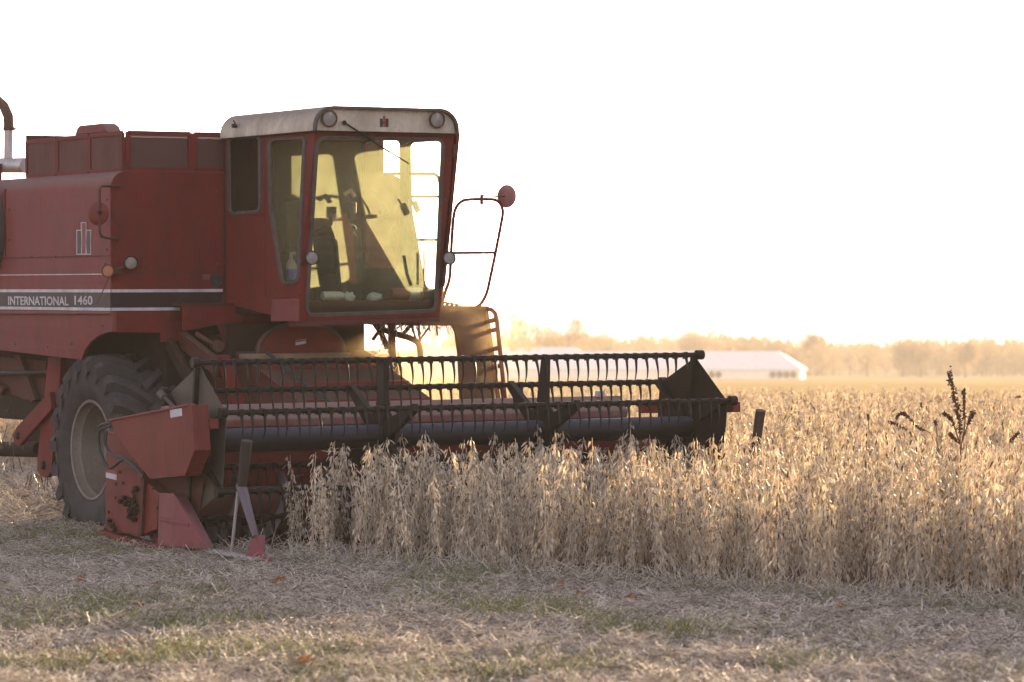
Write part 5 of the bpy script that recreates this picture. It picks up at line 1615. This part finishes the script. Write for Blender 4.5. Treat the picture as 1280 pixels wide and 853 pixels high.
o = mbw.build('woods', 'twig'); tag(o, 'hazy belt of bare woods beyond the fields', 'woods', kind='stuff')

# ================================================================== LIGHT, SKY, AIR
SUN_EL, SUN_AZ = R(7.3), R(20.0)       # azimuth clockwise from +Y
sv = Vector((math.sin(SUN_AZ) * math.cos(SUN_EL), math.cos(SUN_AZ) * math.cos(SUN_EL), math.sin(SUN_EL)))
sun_d = bpy.data.lights.new('sun', 'SUN'); sun_d.energy = 5.0; sun_d.angle = R(0.53); sun_d.color = (1.0, 0.775, 0.46)
sun = bpy.data.objects.new('sun', sun_d); COL.objects.link(sun)
sun.rotation_euler = sv.to_track_quat('Z', 'Y').to_euler()
world = bpy.data.worlds.new('World'); SC.world = world; world.use_nodes = True
wt = world.node_tree; bg = wt.nodes['Background']
sky = wt.nodes.new('ShaderNodeTexSky'); sky.sky_type = 'NISHITA'; sky.sun_disc = False
sky.sun_elevation = SUN_EL; sky.sun_rotation = SUN_AZ
sky.air_density = 1.0; sky.dust_density = 1.0; sky.ozone_density = 1.0
mixn = wt.nodes.new('ShaderNodeMix'); mixn.data_type = 'RGBA'
hsv = wt.nodes.new('ShaderNodeHueSaturation'); hsv.inputs['Saturation'].default_value = 0.45
wt.links.new(sky.outputs[0], hsv.inputs['Color'])
mulc = wt.nodes.new('ShaderNodeMix'); mulc.data_type = 'RGBA'; mulc.blend_type = 'MULTIPLY'; mulc.inputs[0].default_value = 1.0
mulc.inputs[7].default_value = (0.97, 0.895, 1.0, 1)
wt.links.new(hsv.outputs[0], mulc.inputs[6]); wt.links.new(mulc.outputs[2], bg.inputs['Color'])
bg.inputs['Strength'].default_value = 0.15

def haze():
    mb = MB(); mb.box((-620, -24, -7), (620, 2500, 26)) 
    m = bpy.data.materials.new('thin_evening_haze'); m.use_nodes = True; nt = m.node_tree
    nt.nodes.remove(nt.nodes['Principled BSDF'])
    pv = nt.nodes.new('ShaderNodeVolumePrincipled')
    pv.inputs['Color'].default_value = (1.0, 0.88, 0.70, 1); pv.inputs['Density'].default_value = 0.00056; pv.inputs['Anisotropy'].default_value = -0.3
    nt.links.new(pv.outputs[0], nt.nodes['Material Output'].inputs['Volume'])
    o = mb.build('haze', m); tag(o, kind='stuff')
haze()
def dust_cloud():
    c = MW @ F(528, 428, 0.9)
    bm = bmesh.new(); bmesh.ops.create_icosphere(bm, subdivisions=3, radius=1.0)
    me = bpy.data.meshes.new('dust_cloud'); bm.to_mesh(me); bm.free()
    o = bpy.data.objects.new('dust_cloud', me); COL.objects.link(o); o.location = c; o.scale = (1.35, 1.0, 0.85)
    m = bpy.data.materials.new('drifting_chaff_dust'); m.use_nodes = True; nt = m.node_tree
    nt.nodes.remove(nt.nodes['Principled BSDF'])
    pv = nt.nodes.new('ShaderNodeVolumePrincipled'); pv.inputs['Color'].default_value = (0.95, 0.68, 0.36, 1); pv.inputs['Anisotropy'].default_value = 0.3
    tc = N(nt, 'ShaderNodeTexCoord'); ln = N(nt, 'ShaderNodeVectorMath', operation='LENGTH'); nt.links.new(tc.outputs['Object'], ln.inputs[0])
    fall = N(nt, 'ShaderNodeMapRange', interpolation_type='SMOOTHSTEP'); fall.inputs['From Min'].default_value = 1.0; fall.inputs['From Max'].default_value = 0.15
    nt.links.new(ln.outputs['Value'], fall.inputs['Value'])
    nz = N(nt, 'ShaderNodeTexNoise'); nz.inputs['Scale'].default_value = 2.6; nz.inputs['Detail'].default_value = 3; nt.links.new(tc.outputs['Object'], nz.inputs['Vector'])
    th = N(nt, 'ShaderNodeMapRange'); th.inputs['From Min'].default_value = 0.38; th.inputs['From Max'].default_value = 0.68; th.inputs['To Max'].default_value = 1.05; nt.links.new(nz.outputs['Fac'], th.inputs['Value'])
    mu = N(nt, 'ShaderNodeMath', operation='MULTIPLY'); nt.links.new(fall.outputs[0], mu.inputs[0]); nt.links.new(th.outputs[0], mu.inputs[1]); nt.links.new(mu.outputs[0], pv.inputs['Density'])
    nt.links.new(pv.outputs[0], nt.nodes['Material Output'].inputs['Volume']); me.materials.append(m)
    tag(o, 'golden backlit dust drifting below the right side of the cab', 'dust', kind='stuff')
dust_cloud()

# ------------------------------------------------------------------ render settings
vs_ = SC.view_settings
vs_.view_transform = 'Standard'; vs_.look = 'None'; vs_.gamma = 1.0; vs_.use_curve_mapping = False
vs_.exposure = 2.15
cy = SC.cycles
cy.use_denoising = True
cy.max_bounces = 10; cy.transparent_max_bounces = 16; cy.diffuse_bounces = 4; cy.volume_bounces = 1
cy.use_adaptive_sampling = True; cy.adaptive_threshold = 0.02
cy.sample_clamp_indirect = 6
